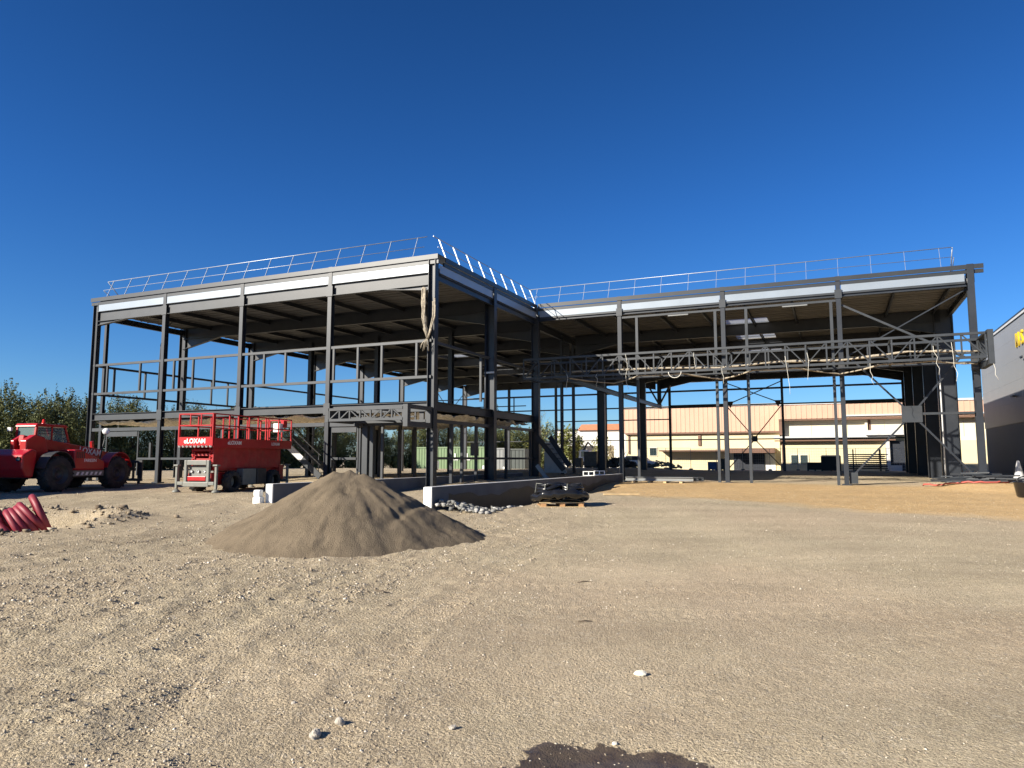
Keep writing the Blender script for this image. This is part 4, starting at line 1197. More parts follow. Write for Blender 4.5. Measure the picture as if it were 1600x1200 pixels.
dx_ = Vector((math.cos(ang_b), 0, math.sin(ang_b))); uz_ = Vector((-math.sin(ang_b), 0, math.cos(ang_b)))
text("lettering", "LOXAM", .34, whitep, T, basis(dx_, uz_, Vector((2.62, -.124, 1.515))), .002, .006)
text("lettering", "FARESIN", .17, whitep, T, basis((1, 0, 0), (0, 0, 1), (1.5, -1.163, 1.16)), .002, .003)
TELE = T
tag(T, "red telehandler parked beside the left end of the steel frame", "telehandler")

# ------------------------------------------------------------------ scissor lift (local x across, y along, near end at y = 0)
L = empty("scissor_lift", (-11.47, 26.55, gz(-11.2, 27.5) - .03), R(-17))
LL = 4.7
q = MB()
q.box(-.55, -.43, -.02, .1, .3, 1.2).box(.43, .55, -.02, .1, .3, 1.2).box(-.429, .429, -.02, .1, 1.02, 1.2).box(-.56, .56, -.05, .09, .24, .299 + .12)
q.box(-.429, .429, .12, .16, .42, 1.0)
bevel(q.build("end_frame", greyp, L), .02)
q = MB(); q.box(-.4, .4, .0, .119, .45, .62); bevel(q.build("bumper_box", redp, L), .02)
q = MB()
for x in (-.3, 0., .28): q.lathe([(.001, 0), (.05, 0), (.055, .04)], (x, .10, .8), (0, -1, 0), 10)
q.build("lamp", whitep, L)
q = MB(); q.ext([(-.5, .28), (.5, .28), (.5, .72), (-.5, .72)], .17, LL - .5, 'y'); q.box(-.56, .56, LL - .5, LL - .2, .3, 1.0); q.build("chassis", redd, L)
for y in (1.0, 3.5):
    for s in (-1, 1): wheel(L, s * .74, y, .40, .30, s, greyp, 14)
# the lift wheels roll along y: turn their meshes a quarter about their own hubs
for o in [k for k in COL.objects if k.parent == L and k.name.split('.')[0] == "tyre"]:
    vs = np.array([v.co for v in o.data.vertices]); c = (vs.max(0) + vs.min(0)) / 2
    M = Matrix.Translation(c) @ Matrix.Rotation(R(90), 4, 'Z') @ Matrix.Translation(-Vector(c))
    o.data.transform(M)
    for k in [k for k in COL.objects if k.parent == o]: k.data.transform(M)
for y0, y1 in ((1.55, 2.35), (2.42, 3.0)):
    q = MB(); q.box(.52, .82, y0, y1, .26, .88); bevel(q.build("side_locker", greyp if y0 < 2 else darkp, L), .025)
    q = MB(); q.box(-.82, -.52, y0, y1, .26, .88); bevel(q.build("side_locker", greyp, L), .025)
def outrigger(x, y):
    q = MB(); s = 1 if x > 0 else -1
    q.box(x - .045, x + .045, y - .045, y + .045, .16, .98); q.box(min(x, x - s * .3) + (.061 if s < 0 else 0), max(x, x - s * .3) - (.061 if s > 0 else 0), y - .05, y + .05, .30, .42)
    q.box(x - .1, x + .1, y - .09, y + .09, .981, 1.04)
    o = q.build("outrigger", greyp, L); bevel(o, .012)
    f = MB(); f.lathe([(.001, .12), (.05, .12), (.14, .04), (.15, 0), (.001, 0)], (x, y, .035), (0, 0, 1), 16); f.build("foot", greyp, o)
for x in (-.86, .86):
    for y in (.0, 4.35): outrigger(x, y)
# folded scissor stack
for k in range(5):
    for s in (-1, 1):
        z = .86 + k * .165
        a = MB(); a.bar((s * .42, .25, z), (s * .42, LL - .45, z + .1), .1, .06).bar((s * .34, .25, z + .1), (s * .34, LL - .45, z), .1, .06)
        a.build("scissor_arm", redp, L)
    c = MB()
    for y in (.32, 2.15, LL - .55): c.bar((-.5, y, .90 + k * .165), (.5, y, .90 + k * .165), .07, .07)
    c.build("pivot_bar", redd, L)
q = MB(); q.box(.50, .54, .2, LL - .4, .9, 1.66); q.build("side_skirt", redd, L)
q = MB(); q.bar((0, .5, 1.0), (0, 3.6, 1.5), .12, .12); q.build("lift_ram", darkp, L)
# platform, toe boards, rails
q = MB(); q.box(-.74, .74, -.1, LL - .0, 1.70, 1.78); q.build("platform_floor", redd, L)
q = MB()
q.box(-.76, .76, -.14, -.105, 1.72, 2.04)
q.box(-.78, -.745, -.1, LL, 1.66, 2.0).box(.745, .78, -.1, LL, 1.66, 2.0).box(-.74, .74, LL + .005, LL + .03, 1.72, 2.0)
q.build("toe_board", redp, L)
q = MB()
for i in range(9): q.lathe([(.001, 0), (.045, 0), (.045, .05)], (-.68 + i * .17, -.12, 1.70), (0, -1, 0), 10)
q.build("rivet_strip", whitep, L)
def prail(pts, posts, name="guard_rail"):
    q = MB()
    for a, b_ in zip(pts[:-1], pts[1:]):
        for z in (2.88, 2.46): q.bar((*a, z), (*b_, z), .045, .045)
    for x, y in posts: q.bar((x, y, 1.79), (x, y, 2.87), .045, .045, (0, 1, 0))
    return q.build(name, redp, L)
prail([(-.75, -.12), (.75, -.12)], [(-.74, -.12), (.74, -.12)])
q = MB()
for x in (-.25, .22): q.bar((x, -.12, 2.48), (x, -.12, 2.86), .035, .035, (0, 1, 0))
q.build("guard_rail", redp, L)
prail([(.76, -.1), (.76, LL)], [(.76, y) for y in (-.06, .75, 1.25, 1.9, 2.45, 2.95, 3.1, 3.8, LL)])
prail([(-.76, -.1), (-.76, LL)], [(-.76, y) for y in (-.06, .9, 1.6, 2.3, 3.0, 3.8, LL)])
prail([(-.75, LL), (.75, LL)], [(-.3, LL), (.3, LL)])
q = MB(); q.box(.35, .68, 4.0, 4.25, 2.35, 2.72); bevel(q.build("control_box", whitep, L), .02)
q = MB(); q.box(.58, .72, LL - .5, LL - .25, 2.55, 2.84); q.build("control_box", redp, L)
text("lettering", "eLOXAM", .24, whitep, L, basis((1, 0, 0), (0, 0, 1), (-.02, -.142, 1.885)), .002, .007)
text("lettering", "eLOXAM", .2, whitep, L, basis((0, 1, 0), (0, 0, 1), (.782, 1.05, 1.84)), .002, .004)
text("lettering", "LOXAM", .16, whitep, L, basis((0, 1, 0), (0, 0, 1), (.782, 3.6, 1.84)), .002, .003)
tag(L, "red scissor lift with railed platform, folded down before the left wing", "lift")

# ------------------------------------------------------------------ red conduit coils in the trench
def coil(c, ax, r, n_, label, seed, pitch=.15):
    g = random.Random(seed)
    ax = Vector(ax).normalized(); u = ax.cross(Vector((0, 0, 1))).normalized(); w = u.cross(ax)
    e = empty("conduit_coil", c)
    for k in range(n_):
        rr_ = r * (1 + g.uniform(-.05, .05)); off = ax * (k - n_ / 2) * pitch; ti = g.uniform(-.12, .12)
        P = [off + (u * math.cos(t) * rr_ + w * math.sin(t) * rr_) + ax * ti * math.sin(t + g.uniform(-.05, .05)) for t in np.linspace(0, 2 * math.pi, 40, endpoint=False)]
        MB().tube(P, .075, 10, closed=True).build("loop", redpipe, e)
    tag(e, label, "conduit")
coil((-10.75, 16.2, .10), (.70, .52, .62), .46, 8, "coil of red conduit at the right end of the trench", 2, .13)
coil((-11.8, 16.1, .10), (.72, .46, .62), .50, 8, "coil of red conduit cut off by the left edge of the picture", 5, .17)
cl = []
g = np.random.default_rng(12)
for k in range(520):
    t = g.uniform(0, 6.28); x0 = g.uniform(-17, -10.6)
    s = g.choice([-1, 1]); off = g.normal(1.75, .33)
    if k % 4 == 0: cl.append((-10.2 + off * abs(math.cos(t)) * .8, 16.45 + off * math.sin(t), 0))
    else: cl.append((x0, 16.5 + .08 * (x0 + 12) + (off if k % 3 else -off - .5), 0))
cl = np.array(cl)
clm = gmat.copy(); clm.name = "earth_clods"
for e_ in clm.node_tree.nodes:
    if e_.type == 'VALTORGB':
        for el, cc in zip(e_.color_ramp.elements, ((.12, .09, .06), (.22, .17, .11), (.28, .23, .16), (.42, .37, .29))): el.color = (*cc, 1)
tag(rock_mass("earth_clods", cl, np.exp(g.normal(-3.1, .45, len(cl))), clm, 10), kind="stuff")
SCB = empty("added_shade_cabin", (-25.7, 14.2, gz(-25, 20)), R(-7.3))  # unseen block added to throw shade over the telehandler
for z in (.15, 2.75):
    q = MB(); q.box(-2.4, 0, 0, 15., z, z + 2.5); q.build("body", greycont, SCB)
    q = MB()
    for i in range(49): q.ext([(.001, .12 + i * .3), (.03, .16 + i * .3), (.03, .26 + i * .3), (.001, .3 + i * .3)], z + .1, z + 2.4, 'z')
    q.build("ribbed_side", greycont, SCB)
    q = MB(); q.box(-2.45, .05, -.05, 15.05, z + 2.501, z + 2.59); q.build("roof", greyc, SCB)
    for y in (2.2, 6.2, 10.2):
        f = MB().box(.031, .06, y - .05, y + 1.25, z + .95, z + 2.05).build("window", whitep, SCB); MB().box(.0601, .066, y + .02, y + 1.18, z + 1.02, z + 1.98).build("pane", glassm, f)
tag(SCB, "unseen two storey grey cabin added beyond the left edge to shade the telehandler", "cabin")

# ------------------------------------------------------------------ the grey building along the right
GB = empty("grey_commercial_building", W(25.5, 0), -ANG)
v0, v1, zt = 2., 41.5, 10.65
q = MB(); q.box(0, 14, v0, v1, -.6, zt - .25); q.build("core", bgrey, GB)
q = MB()
k = int((v1 - v0) / .26)
for i in range(k):
    a = v0 + i * (v1 - v0) / k
    q.ext([(-.002, a), (-.045, a + .04), (-.045, a + .12), (-.002, a + .16)], -.5, 3.9, 'z')
q.build("ribbed_cladding", bgrey, GB)
q = MB()
for i, z in enumerate((3.93, 5.27, 6.61, 7.95, 9.29)):
    q.box(-.06, -.003, v0, v1, z + .002, min(z + 1.337, zt - .26))
q.build("smooth_cladding", bgrey, GB)
q = MB(); q.box(-.14, .5, v0 - .05, v1 + .05, zt - .24, zt - .09); q.build("roof_edge", greyc, GB)
q = MB(); q.box(-.16, .5, v0 - .07, v1 + .07, zt - .085, zt); q.build("roof_edge", capm, GB)
# raised yellow letters, the second one cut by the picture edge
text("sign_letter", "M", 1.25, yellow, GB, basis((0, -1, 0), (0, 0, 1), (-.11, 28.75, 9.0)), .045, .012)
text("sign_letter", "S", 1.25, yellow, GB, basis((0, -1, 0), (0, 0, 1), (-.11, 27.55, 9.0)), .045, .012)
q = MB(); q.box(-.12, -.061, 27.9, 28.5, 7.85, 7.95).box(-.12, -.061, 27.2, 27.6, 7.6, 7.7); q.build("dark_strip", darkp, GB)
q = MB(); q.box(-.3, -.061, 30.2, 30.9, 5.6, 5.68); q.build("wall_lamp", darkp, GB)
tag(GB, "grey metal clad building with yellow sign letters at the right edge", "building")

# ------------------------------------------------------------------ peach and cream warehouse behind the hall
WH = empty("warehouse", (OX, OY, 0), -ANG)
def wb_(name, m, u0, u1, v0, v1, z0, z1): 
    q = MB(); q.box(u0, u1, v0, v1, z0, z1); return q.build(name, m, WH)
def ribs(name, m, u0, u1, v, z0, z1, st=.5):
    q = MB(); q.box(u0, u1, v, v + .1, z0, z1)
    for i in range(int((u1 - u0) / st)):
        a = u0 + st * (i + .3); q.box(a, a + .1, v - .03, v - .001, z0 + .01, z1 - .01)
    return q.build(name, m, WH)
wb_("wall", cream, -7.6, 9.3, 58, 82, -.6, 4.55); ribs("upper_cladding", orange, -7.9, 9.45, 57.7, 4.6, 7.4)
wb_("wall", orange, -7.75, 9.4, 57.81, 82, 4.56, 7.38)
wb_("eaves_strip", brown, -7.6, 9.3, 57.62, 57.99, 4.42, 4.58); wb_("roof_edge", greyc, -8.0, 9.5, 57.6, 82.2, 7.41, 7.62)
wb_("wall", cream, 9.5, 40, 56, 82, -.6, 3.42); ribs("upper_cladding", orange, 9.4, 41, 55.6, 5.75, 7.2)
wb_("wall", creamw, 9.55, 40, 56.5, 82, 3.43, 7.15); wb_("roof_edge", greyc, 9.35, 41.1, 55.5, 82.1, 7.21, 7.42)
wb_("soffit", brown, 9.42, 41, 55.65, 56.49, 5.58, 5.74)
for i in range(5): wb_("panel_joint", cream, 12.5 + 3.4 * i, 12.56 + 3.4 * i, 56.47, 56.499, 3.8, 5.57)
wb_("side_return", brown, 9.42, 9.8, 55.7, 56.49, 4.1, 5.57)
wb_("ledge", greyc, 8.9, 20.2, 55.2, 56.48, 3.72, 3.95); wb_("ledge", brown, 8.95, 20.2, 55.35, 55.99, 3.43, 3.55)
wb_("roof_strip", greyc, 15.7, 41, 55.4, 55.59, 5.9, 6.05)
wb_("downpipe", brown, 9.62, 9.75, 55.85, 55.98, .2, 3.4); wb_("downpipe", brown, .7, 1., 57.85, 57.98, 3.1, 4.41); wb_("downpipe", brown, -7.3, -7.15, 57.85, 57.98, 2.2, 4.4)
def window(u0, u1, z0, z1, v, n_=1):
    f = MB(); w = .09
    f.box(u0 - w, u1 + w, v - .07, v - .001, z0 - w, z0).box(u0 - w, u1 + w, v - .07, v - .001, z1, z1 + w).box(u0 - w, u0, v - .07, v - .001, z0, z1).box(u1, u1 + w, v - .07, v - .001, z0, z1)
    for i in range(1, n_):
        c_ = u0 + (u1 - u0) * i / n_; f.box(c_ - .1, c_ + .1, v - .07, v - .001, z0, z1)
    f = f.build("window", creamw, WH)
    g_ = MB(); g_.box(u0, u1, v - .04, v - .002, z0, z1); g_.build("pane", glassm, f)
window(-4.8, -4.0, 2.0, 2.85, 58); window(10.5, 12.1, 1.05, 2.0, 56, 2)
wb_("canopy", brown, -3.4, 4.0, 56.4, 57.99, 2.45, 2.6); wb_("canopy", brown, 4.3, 8.9, 55.8, 57.99, 2.25, 2.75)
wb_("loading_door", claddark, 4.5, 7.7, 57.8, 57.99, -.4, 2.24); wb_("door", whitep, 7.8, 8.8, 57.9, 57.99, -.4, 2.2)
wb_("door", claddark, 13.4, 15.1, 55.9, 55.99, -.4, 2.0)
wb_("balcony", greyc, 17.55, 22.2, 54.9, 56.49, 3.96, 4.45); wb_("pillar", creamw, 17.55, 17.8, 56.2, 56.49, 4.46, 5.57); wb_("opening", brown, 17.85, 18.1, 56.44, 56.499, 4.46, 5.57)
wb_("recess", claddark, 19.7, 24, 55.9, 55.99, -.3, 3.4); wb_("pillar", greyc, 19.3, 19.65, 55.5, 55.85, -.3, 3.42)
wb_("wall_unit", greyc, 19.6, 20.6, 55.0, 55.6, .2, 1.0)
tag(WH, "long cream warehouse with peach coloured upper cladding behind the hall", "warehouse")

# white house and low white wall left of the warehouse
HB = empty("white_building", (OX, OY, 0), -ANG)
q = MB(); q.box(-20.8, -10.8, 70, 80, -1, 5.5); q.build("wall", wwall, HB)
q = MB(); q.box(-20.95, -17.6, 69.85, 80.1, 5.51, 5.72); q.build("roof_edge", claddark, HB)
q = MB(); q.hexa([(-17.5, 69.6, 5.52), (-10.5, 69.6, 5.52), (-10.5, 74, 5.52), (-17.5, 74, 5.52), (-17.5, 71.5, 6.4), (-10.5, 71.5, 6.4), (-10.5, 74, 6.5), (-17.5, 74, 6.5)])
q.build("tiled_roof", tilem, HB)
tag(HB, "white house with an orange tiled roof beyond the hall", "house")
o = MB().box(-4.4, 3.2, -1.2, 1.2, 0, 2.1).build("white_trailer", wwall, loc=W(-14.3, 64, 1.3 - .15), rz=-ANG)
tag(o, "long white box trailer standing before the orange roofed house", "trailer")
q = MB(); q.box(-4.2, 3.1, -1.0, -.7, -.35, -.01)
for x in (-3, -2, 2.4): q.lathe([(.001, -1.15), (.45, -1.15), (.5, -1.05), (.5, -.85)], (x, 0, -.8), (0, 1, 0), 14)
k_ = q.build("running_gear", darkp, o)

# ------------------------------------------------------------------ containers beyond the left wing
def container(u0, u1, v, z0, z1, m, nm, label):
    e = empty(nm, W((u0 + u1) / 2, v, z0), -ANG); h = (u1 - u0) / 2
    q = MB(); q.box(-h, h, .06, 2.4, .05, z1 - z0)
    n_ = int((u1 - u0) / .42)
    for i in range(n_):
        a = -h + (2 * h) * i / n_; q.ext([(a, .059), (a + .08, .0), (a + .22, .0), (a + .30, .059)], .2, z1 - z0 - .2, 'z')
    q.build("body", m, e)
    q = MB()
    for x in (-h - .02, h - .1): q.box(x, x + .12, -.02, .1, 0, z1 - z0 + .02)
    q.box(-h + .101, h - .101, -.02, .058, 0, .16).box(-h + .101, h - .101, -.02, .058, z1 - z0 - .16, z1 - z0 + .02)
    q.build("frame", m, e)
    return tag(e, label, "container"), e
_, gc = container(-37.5, -26.8, 60, .1, 3.2, greencont, "green_container", "pale green container with white letters seen through the left wing")
text("lettering", "AL AL", 1.25, whitep, gc, basis((1, 0, 0), (0, 0, 1), (1.5, -.045, 1.75)), .01, .02)
container(-26.0, -24.1, 60, .12, 3.0, greycont, "grey_container", "small grey container standing right of the green one")
container(-23.4, -21.3, 60, .12, 2.9, darkgreen, "dark_container", "small black ribbed container right of the grey one")
for i, (u, v, s, lb) in enumerate(((-32.6, 57, 1.1, "white cubic tank standing in front of the green container"), (-25.6, 57.5, .8, "white bag on the ground before the small grey container"), (-22.6, 57, .6, "pale sack lying before the small black container"))):
    q = MB(); q.box(-s * .45, s * .45, -s * .4, s * .4, 0, s * (1.1 if i == 0 else .8)); o = bevel(q.build(("tank", "bag", "sack")[i], whitep, loc=W(u, v, gz(*W(u, v)[:2])), rz=.3 * i), s * .12, 3)
    tag(o, lb, ("tank", "bag", "sack")[i])

# ------------------------------------------------------------------ mesh fence at the back of the site
def fence_panel(name="mesh_fence_panel"):
    e = empty(name)
    q = MB(); q.tube([(0, 0, 0), (0, 0, 2.0), (2.4, 0, 2.0), (2.4, 0, 0)], .02, 6); q.build("frame", galv, e)
    q = MB()
    for i in range(1, 12): q.bar((i * .2, 0, .12), (i * .2, 0, 1.98), .009, .009, (0, 1, 0))
    for i in range(1, 8): q.bar((.02, .01, .25 * i), (2.38, .01, .25 * i), .009, .009)
    q.build("mesh", galv, e)
    q = MB(); q.box(-.14, .14, -.3, .3, -.02, .12); q.build("foot", conc, e)
    return e
f0 = fence_panel()
for i in range(10):
    f = f0 if i == 0 else copy_tree(f0)
    p = W(-3. + 2.42 * i, 46.6); f.location = (p.x, p.y, gz(p.x, p.y)); f.rotation_euler.z = -ANG
    tag(f, "galvanised mesh fence panel in the row before the cream warehouse", "fence", "mesh fence panels behind the hall")

# ------------------------------------------------------------------ stored goods behind the hall
def put(name, mb, m, u, v, label, cat, rz=0., grp=None, bev=.03, dz=0.):
    p = W(u, v); o = mb.build(name, m, loc=(p.x, p.y, gz(p.x, p.y) + dz), rz=-ANG + rz)
    if bev: bevel(o, bev)
    return tag(o, label, cat, grp)
def crate(w, d, h):
    q = MB(); q.box(-w / 2, w / 2, -d / 2, d / 2, .1, h)
    for x in (-w / 2, -.06, w / 2 - .12): q.box(x, x + .12, -d / 2, d / 2, 0, .099)
    q.box(-w / 2 - .02, w / 2 + .02, -d / 2 - .02, d / 2 + .02, h + .001, h + .05)
    return q
put("crate", crate(.8, .8, .75), bluep, 4.35, 43.6, "blue crate on the slab behind the hall", "crate")
put("crate", crate(.7, .7, 1.05), darkp, 5.35, 43.6, "black crate standing right of the blue crate", "crate")
put("crate", crate(.6, .6, .8), darkp, -2.2, 44, "small black crate left behind the hall, below the square window", "crate")
put("crate", crate(1.3, 1, .7), claddark, 13.0, 45, "low dark crate, first of the stacks in front of the double window", "crate")
put("crate", crate(1.6, 1, 1.25), claddark, 14.3, 44.6, "tall dark crate beside the low one, by the second post", "crate")
put("crate", crate(1.3, 1.1, 1.5), darkp, -7.3, 43.8, "big dark crate with a lid behind the thick hall column", "crate")
put("crate", crate(.6, .6, .9), darkp, -8.6, 43.8, "narrow black crate left of the big dark crate", "crate")
q = MB()
for k in range(8):
    for j in range(6): q.tube([(-1.5 + rnd.uniform(-.25, .25), -.5 + j * .2, .25 + k * .17), (1.3 + rnd.uniform(-.3, .3), -.5 + j * .2, .25 + k * .17 + rnd.uniform(-.03, .03))], .045, 6)
r_ = put("pipe_stack", q, darkp, 17.2, 45.2, "stack of dark steel tubes lying in a rack before the warehouse", "tubes", bev=0)
q = MB()
for x in (-1.1, 1.0):
    for y in (-.65, .65): q.bar((x, y, 0), (x, y, 1.9), .08, .08, (1, 0, 0))
    q.bar((x, -.65, .12), (x, .65, .12), .1, .1)
q.build("rack_post", steel, r_)
# scrap heap with sticks
q = MB(); g = random.Random(4)
for k in range(130):
    x = g.gauss(0, 1.3); h = max(.05, .9 * math.exp(-(x / 1.5) ** 2) * g.uniform(.2, 1)); y = g.uniform(-.6, .6); a = g.uniform(0, 3.1)
    q.bar((x - math.cos(a) * .4, y, h - g.uniform(-.2, .2)), (x + math.cos(a) * .4, y + g.uniform(-.3, .3), h + g.uniform(-.2, .2)), g.uniform(.05, .25), g.uniform(.04, .3))
for k in range(7):
    x = g.gauss(-.6, .8); q.tube([(x, 0, .5), (x + g.uniform(-.5, .7), 0, 1.2 + g.uniform(0, .5))], .025, 5)
put("scrap_heap", q, netdark, -4.6, 44.2, "dark heap of scrap boards and sticks behind the hall", "scrap", bev=0)
q = MB()
for k in range(60):
    x = g.gauss(0, .8); h = max(.05, .6 * math.exp(-(x / .9) ** 2) * g.uniform(.3, 1)); a = g.uniform(0, 3.1)
    q.bar((x - math.cos(a) * .3, g.uniform(-.4, .4), h), (x + math.cos(a) * .3, g.uniform(-.4, .4), h + g.uniform(-.2, .3)), g.uniform(.04, .2), g.uniform(.04, .2))
put("scrap_heap", q, greyp, -.5, 44.2, "grey heap of metal offcuts before the cream wall, below the square window", "scrap", bev=0)
# distant parked car and small digger
CR = empty("parked_car", W(-5.2, 54, gz(*W(-5.2, 54)[:2]) + .75), -ANG)
q = MB(); q.ext([(-2.1, .35), (2.1, .35), (2.15, .75), (1.2, .92), (.6, 1.4), (-1.1, 1.42), (-1.8, .95), (-2.15, .85)], -.85, .85, 'y'); bevel(q.build("body", carp, CR), .06, 3)
q = MB(); q.ext([(-1.55, .95), (1.0, .95), (.5, 1.34), (-1.0, 1.36)], -.87, -.851, 'y'); q.build("side_window", glassm, CR)
for x in (-1.3, 1.35):
    q = MB(); q.lathe([(.001, -.9), (.2, -.9), (.32, -.88), (.33, -.7)], (x, 0, .33), (0, 1, 0), 16); q.build("wheel", rub, CR)
tag(CR, "white car parked far behind the hall beside the warehouse corner", "car")
DG = empty("small_digger", W(-10., 50, gz(*W(-10, 50)[:2]) + .5), -ANG)
q = MB(); q.box(-.9, .9, -.6, .6, 0, .4); bevel(q.build("tracks", darkp, DG), .1, 2)
q = MB(); q.ext([(-.6, .45), (.7, .45), (.7, .9), (.5, 1.65), (-.45, 1.65), (-.6, .9)], -.5, .5, 'y'); bevel(q.build("cab", whitep, DG), .05)
q = MB(); q.ext([(-.3, .95), (.45, .95), (.35, 1.5), (-.3, 1.5)], -.515, -.501, 'y'); q.build("window", glassm, DG)
q = MB(); q.bar((-.2, .0, 1.6), (.3, .0, 2.5), .16, .14).bar((.3, 0, 2.5), (.9, 0, 1.9), .14, .12); q.build("boom", darkp, DG)
tag(DG, "small white digger standing far behind the ramp", "digger")

# ------------------------------------------------------------------ things round the foot of the right corner post
q = MB(); g = random.Random(11)
for k in range(34):
    x = g.uniform(-1.1, 1.1); a = g.uniform(-.5, .5); l_ = g.uniform(.3, 1.0); z = .03 + g.uniform(0, .42) * (1 - abs(x) / 1.4)
    q.bar((x - math.cos(a) * l_, g.uniform(-.35, .35), z), (x + math.cos(a) * l_, g.uniform(-.35, .35), z + g.uniform(-.02, .05)), .05, .07)
put("steel_offcuts", q, steel2, 19.9, 9.3, "pile of grey steel offcuts at the foot of the right corner post", "steel", bev=0)
pts = [(17.9, 10.4), (18.4, 9.8), (18.8, 9.2), (19.3, 8.9), (19.9, 8.75), (20.8, 9.1), (21.3, 10.2), (22.0, 10.6), (22.6, 11.8)]
P = []
for (u, v) in pts:
    w = W(u, v); P.append((w.x, w.y, gz(w.x, w.y) + .05))
PP2 = []
for a, b_ in zip(P[:-1], P[1:]):
    for t in (0, .25, .5, .75): PP2.append(Vector(a).lerp(Vector(b_), t) + Vector((rnd.uniform(-.06, .06), rnd.uniform(-.08, .08), rnd.uniform(0, .05))))
tag(MB().tube(PP2, .035, 7).build("red_hose", mat("faded_red_hose", (.42, .09, .07), .6)), "faded red hose winding on the soil round the right corner post", "hose")
w = W(22.6, 16.5)
CN = empty("traffic_cone", (w.x, w.y, gz(w.x, w.y)), 0)
q = MB(); q.lathe([(.30, .03), (.2, .35), (.13, .7), (.05, 1.05), (.001, 1.06)], (0, 0, 0), (0, 0, 1), 20); q.build("cone", greyc, CN)
q = MB(); q.lathe([(.292, .06), (.262, .16)], (0, 0, .012), (0, 0, 1), 20); q.build("white_band", whitep, CN)
q = MB(); q.box(-.32, .32, -.32, .32, 0, .029); q.build("base", darkp, CN)
tag(CN, "grey pointed traffic cone with a white foot band near the right edge", "cone")
w = Vector((16.72, 23.7, 0)); 
TB = empty("rubber_tub", (w.x, w.y, gz(w.x, w.y)), 0)
q = MB(); q.lathe([(.001, .03), (.28, .03), (.33, .06), (.40, .5), (.43, .52), (.40, .54), (.36, .5), (.30, .1), (.001, .08)], (0, 0, 0), (0, 0, 1), 24); q.build("tub", blackpl, TB)
q = MB(); q.tube([(-.4, 0, .5), (-.3, 0, .66), (0, 0, .74), (.3, 0, .66), (.4, 0, .5)], .02, 6); q.build("handle", blackpl, TB)
tag(TB, "black rubber tub on the ochre ground at the right edge", "tub")

# ------------------------------------------------------------------ trees
def foliage(nleaf, rx, ry, rz_, size, seed, clumps=34, m=leafA, shoots=0):
    g = np.random.default_rng(seed)
    th = g.uniform(0, 2 * math.pi, clumps); zc = g.uniform(-.85, 1, clumps); rr = np.sqrt(np.clip(1 - zc ** 2, 0.05, 1)) * g.uniform(.45, 1., clumps)
    cen = np.stack([rr * np.cos(th) * rx, rr * np.sin(th) * ry, zc * rz_ * g.uniform(.8, 1.1, clumps)], -1)
    cr = g.uniform(.22, .42, clumps) * min(rx, rz_) * 1.15
    k = g.integers(0, clumps, nleaf)
    d = g.normal(0, 1, (nleaf, 3)); d /= np.linalg.norm(d, axis=1)[:, None]
    p = cen[k] + d * (cr[k] * g.uniform(.25, 1.1, nleaf) ** .6)[:, None]
    if shoots:
        ns = int(nleaf * .16); st_ = g.integers(0, clumps, shoots)
        base = cen[st_] + np.array([0, 0, 1.]) * cr[st_][:, None] * .7
        dr = g.normal(0, .35, (shoots, 3)) + np.array([0, 0, 1.]); ln = g.uniform(.25, .95, shoots)
        ks = g.integers(0, shoots, ns)
        p[:ns] = base[ks] + dr[ks] * (ln[ks] * g.uniform(0, 1, ns))[:, None] + g.normal(0, .07, (ns, 3))
    n1 = g.normal(0, 1, (nleaf, 3)) + d * .8 + np.array([0, 0, .4]); n1 /= np.linalg.norm(n1, axis=1)[:, None]
    a = np.cross(n1, g.normal(0, 1, (nleaf, 3))); a /= np.linalg.norm(a, axis=1)[:, None]
    b_ = np.cross(n1, a)
    s = size * g.uniform(.6, 1.4, nleaf)[:, None]
    V = np.stack([p - a * s, p - b_ * s * .55, p + a * s, p + b_ * s * .55], 1).reshape(-1, 3)
    me = bpy.data.meshes.new("crown")
    me.vertices.add(len(V)); me.vertices.foreach_set("co", V.ravel())
    F_ = np.arange(nleaf * 4)
    me.loops.add(nleaf * 4); me.loops.foreach_set("vertex_index", F_)
    me.polygons.add(nleaf); me.polygons.foreach_set("loop_start", np.arange(nleaf) * 4)
    me.update(calc_edges=True); me.materials.append(m)
    return me, cen
def trunk_mesh(h, r, tips, seed, twigs=0):
    g = random.Random(seed); q = MB()
    q.tube([(0, 0, -.2), (g.uniform(-.1, .1), g.uniform(-.1, .1), h * .4), (g.uniform(-.2, .2), g.uniform(-.2, .2), h)], [r, r * .8, r * .55], 8)
    for t in tips:
        s = Vector((0, 0, h * g.uniform(.55, 1.)))
        t = Vector(t); mid = s.lerp(t, .5) + Vector((g.uniform(-.2, .2), g.uniform(-.2, .2), .2))
        q.tube([s, mid, t], [r * .4, r * .25, r * .08], 6)
        for k in range(twigs):
            e = t + Vector((g.uniform(-.7, .7), g.uniform(-.7, .7), g.uniform(.2, 1.5)))
            q.tube([mid.lerp(t, g.uniform(.3, 1)), e], [r * .1, r * .03], 4)
    return q.mesh("trunk", barkm)
def proto(rx, ry, rz_, nleaf, size, seed, m=leafA, th=1.4, clumps=34, twigs=2, r=.16):
    cme, cen = foliage(nleaf, rx, ry, rz_, size, seed, clumps, m, 70)
    cz = th + rz_ * .8
    tips = [c + np.array([0, 0, cz]) for c in cen[::3]]
    return cme, trunk_mesh(th + rz_ * .6, r, tips, seed, twigs), cz
PR = [proto(3.0, 2.6, 2.9, 18000, .075, 1, clumps=60, twigs=5), proto(3.5, 2.8, 2.6, 19000, .075, 2, clumps=66, twigs=4), proto(2.5, 2.3, 3.3, 15000, .07, 3, clumps=52, twigs=9), proto(3.0, 3.0, 2.5, 17000, .08, 4, clumps=58, twigs=6)]
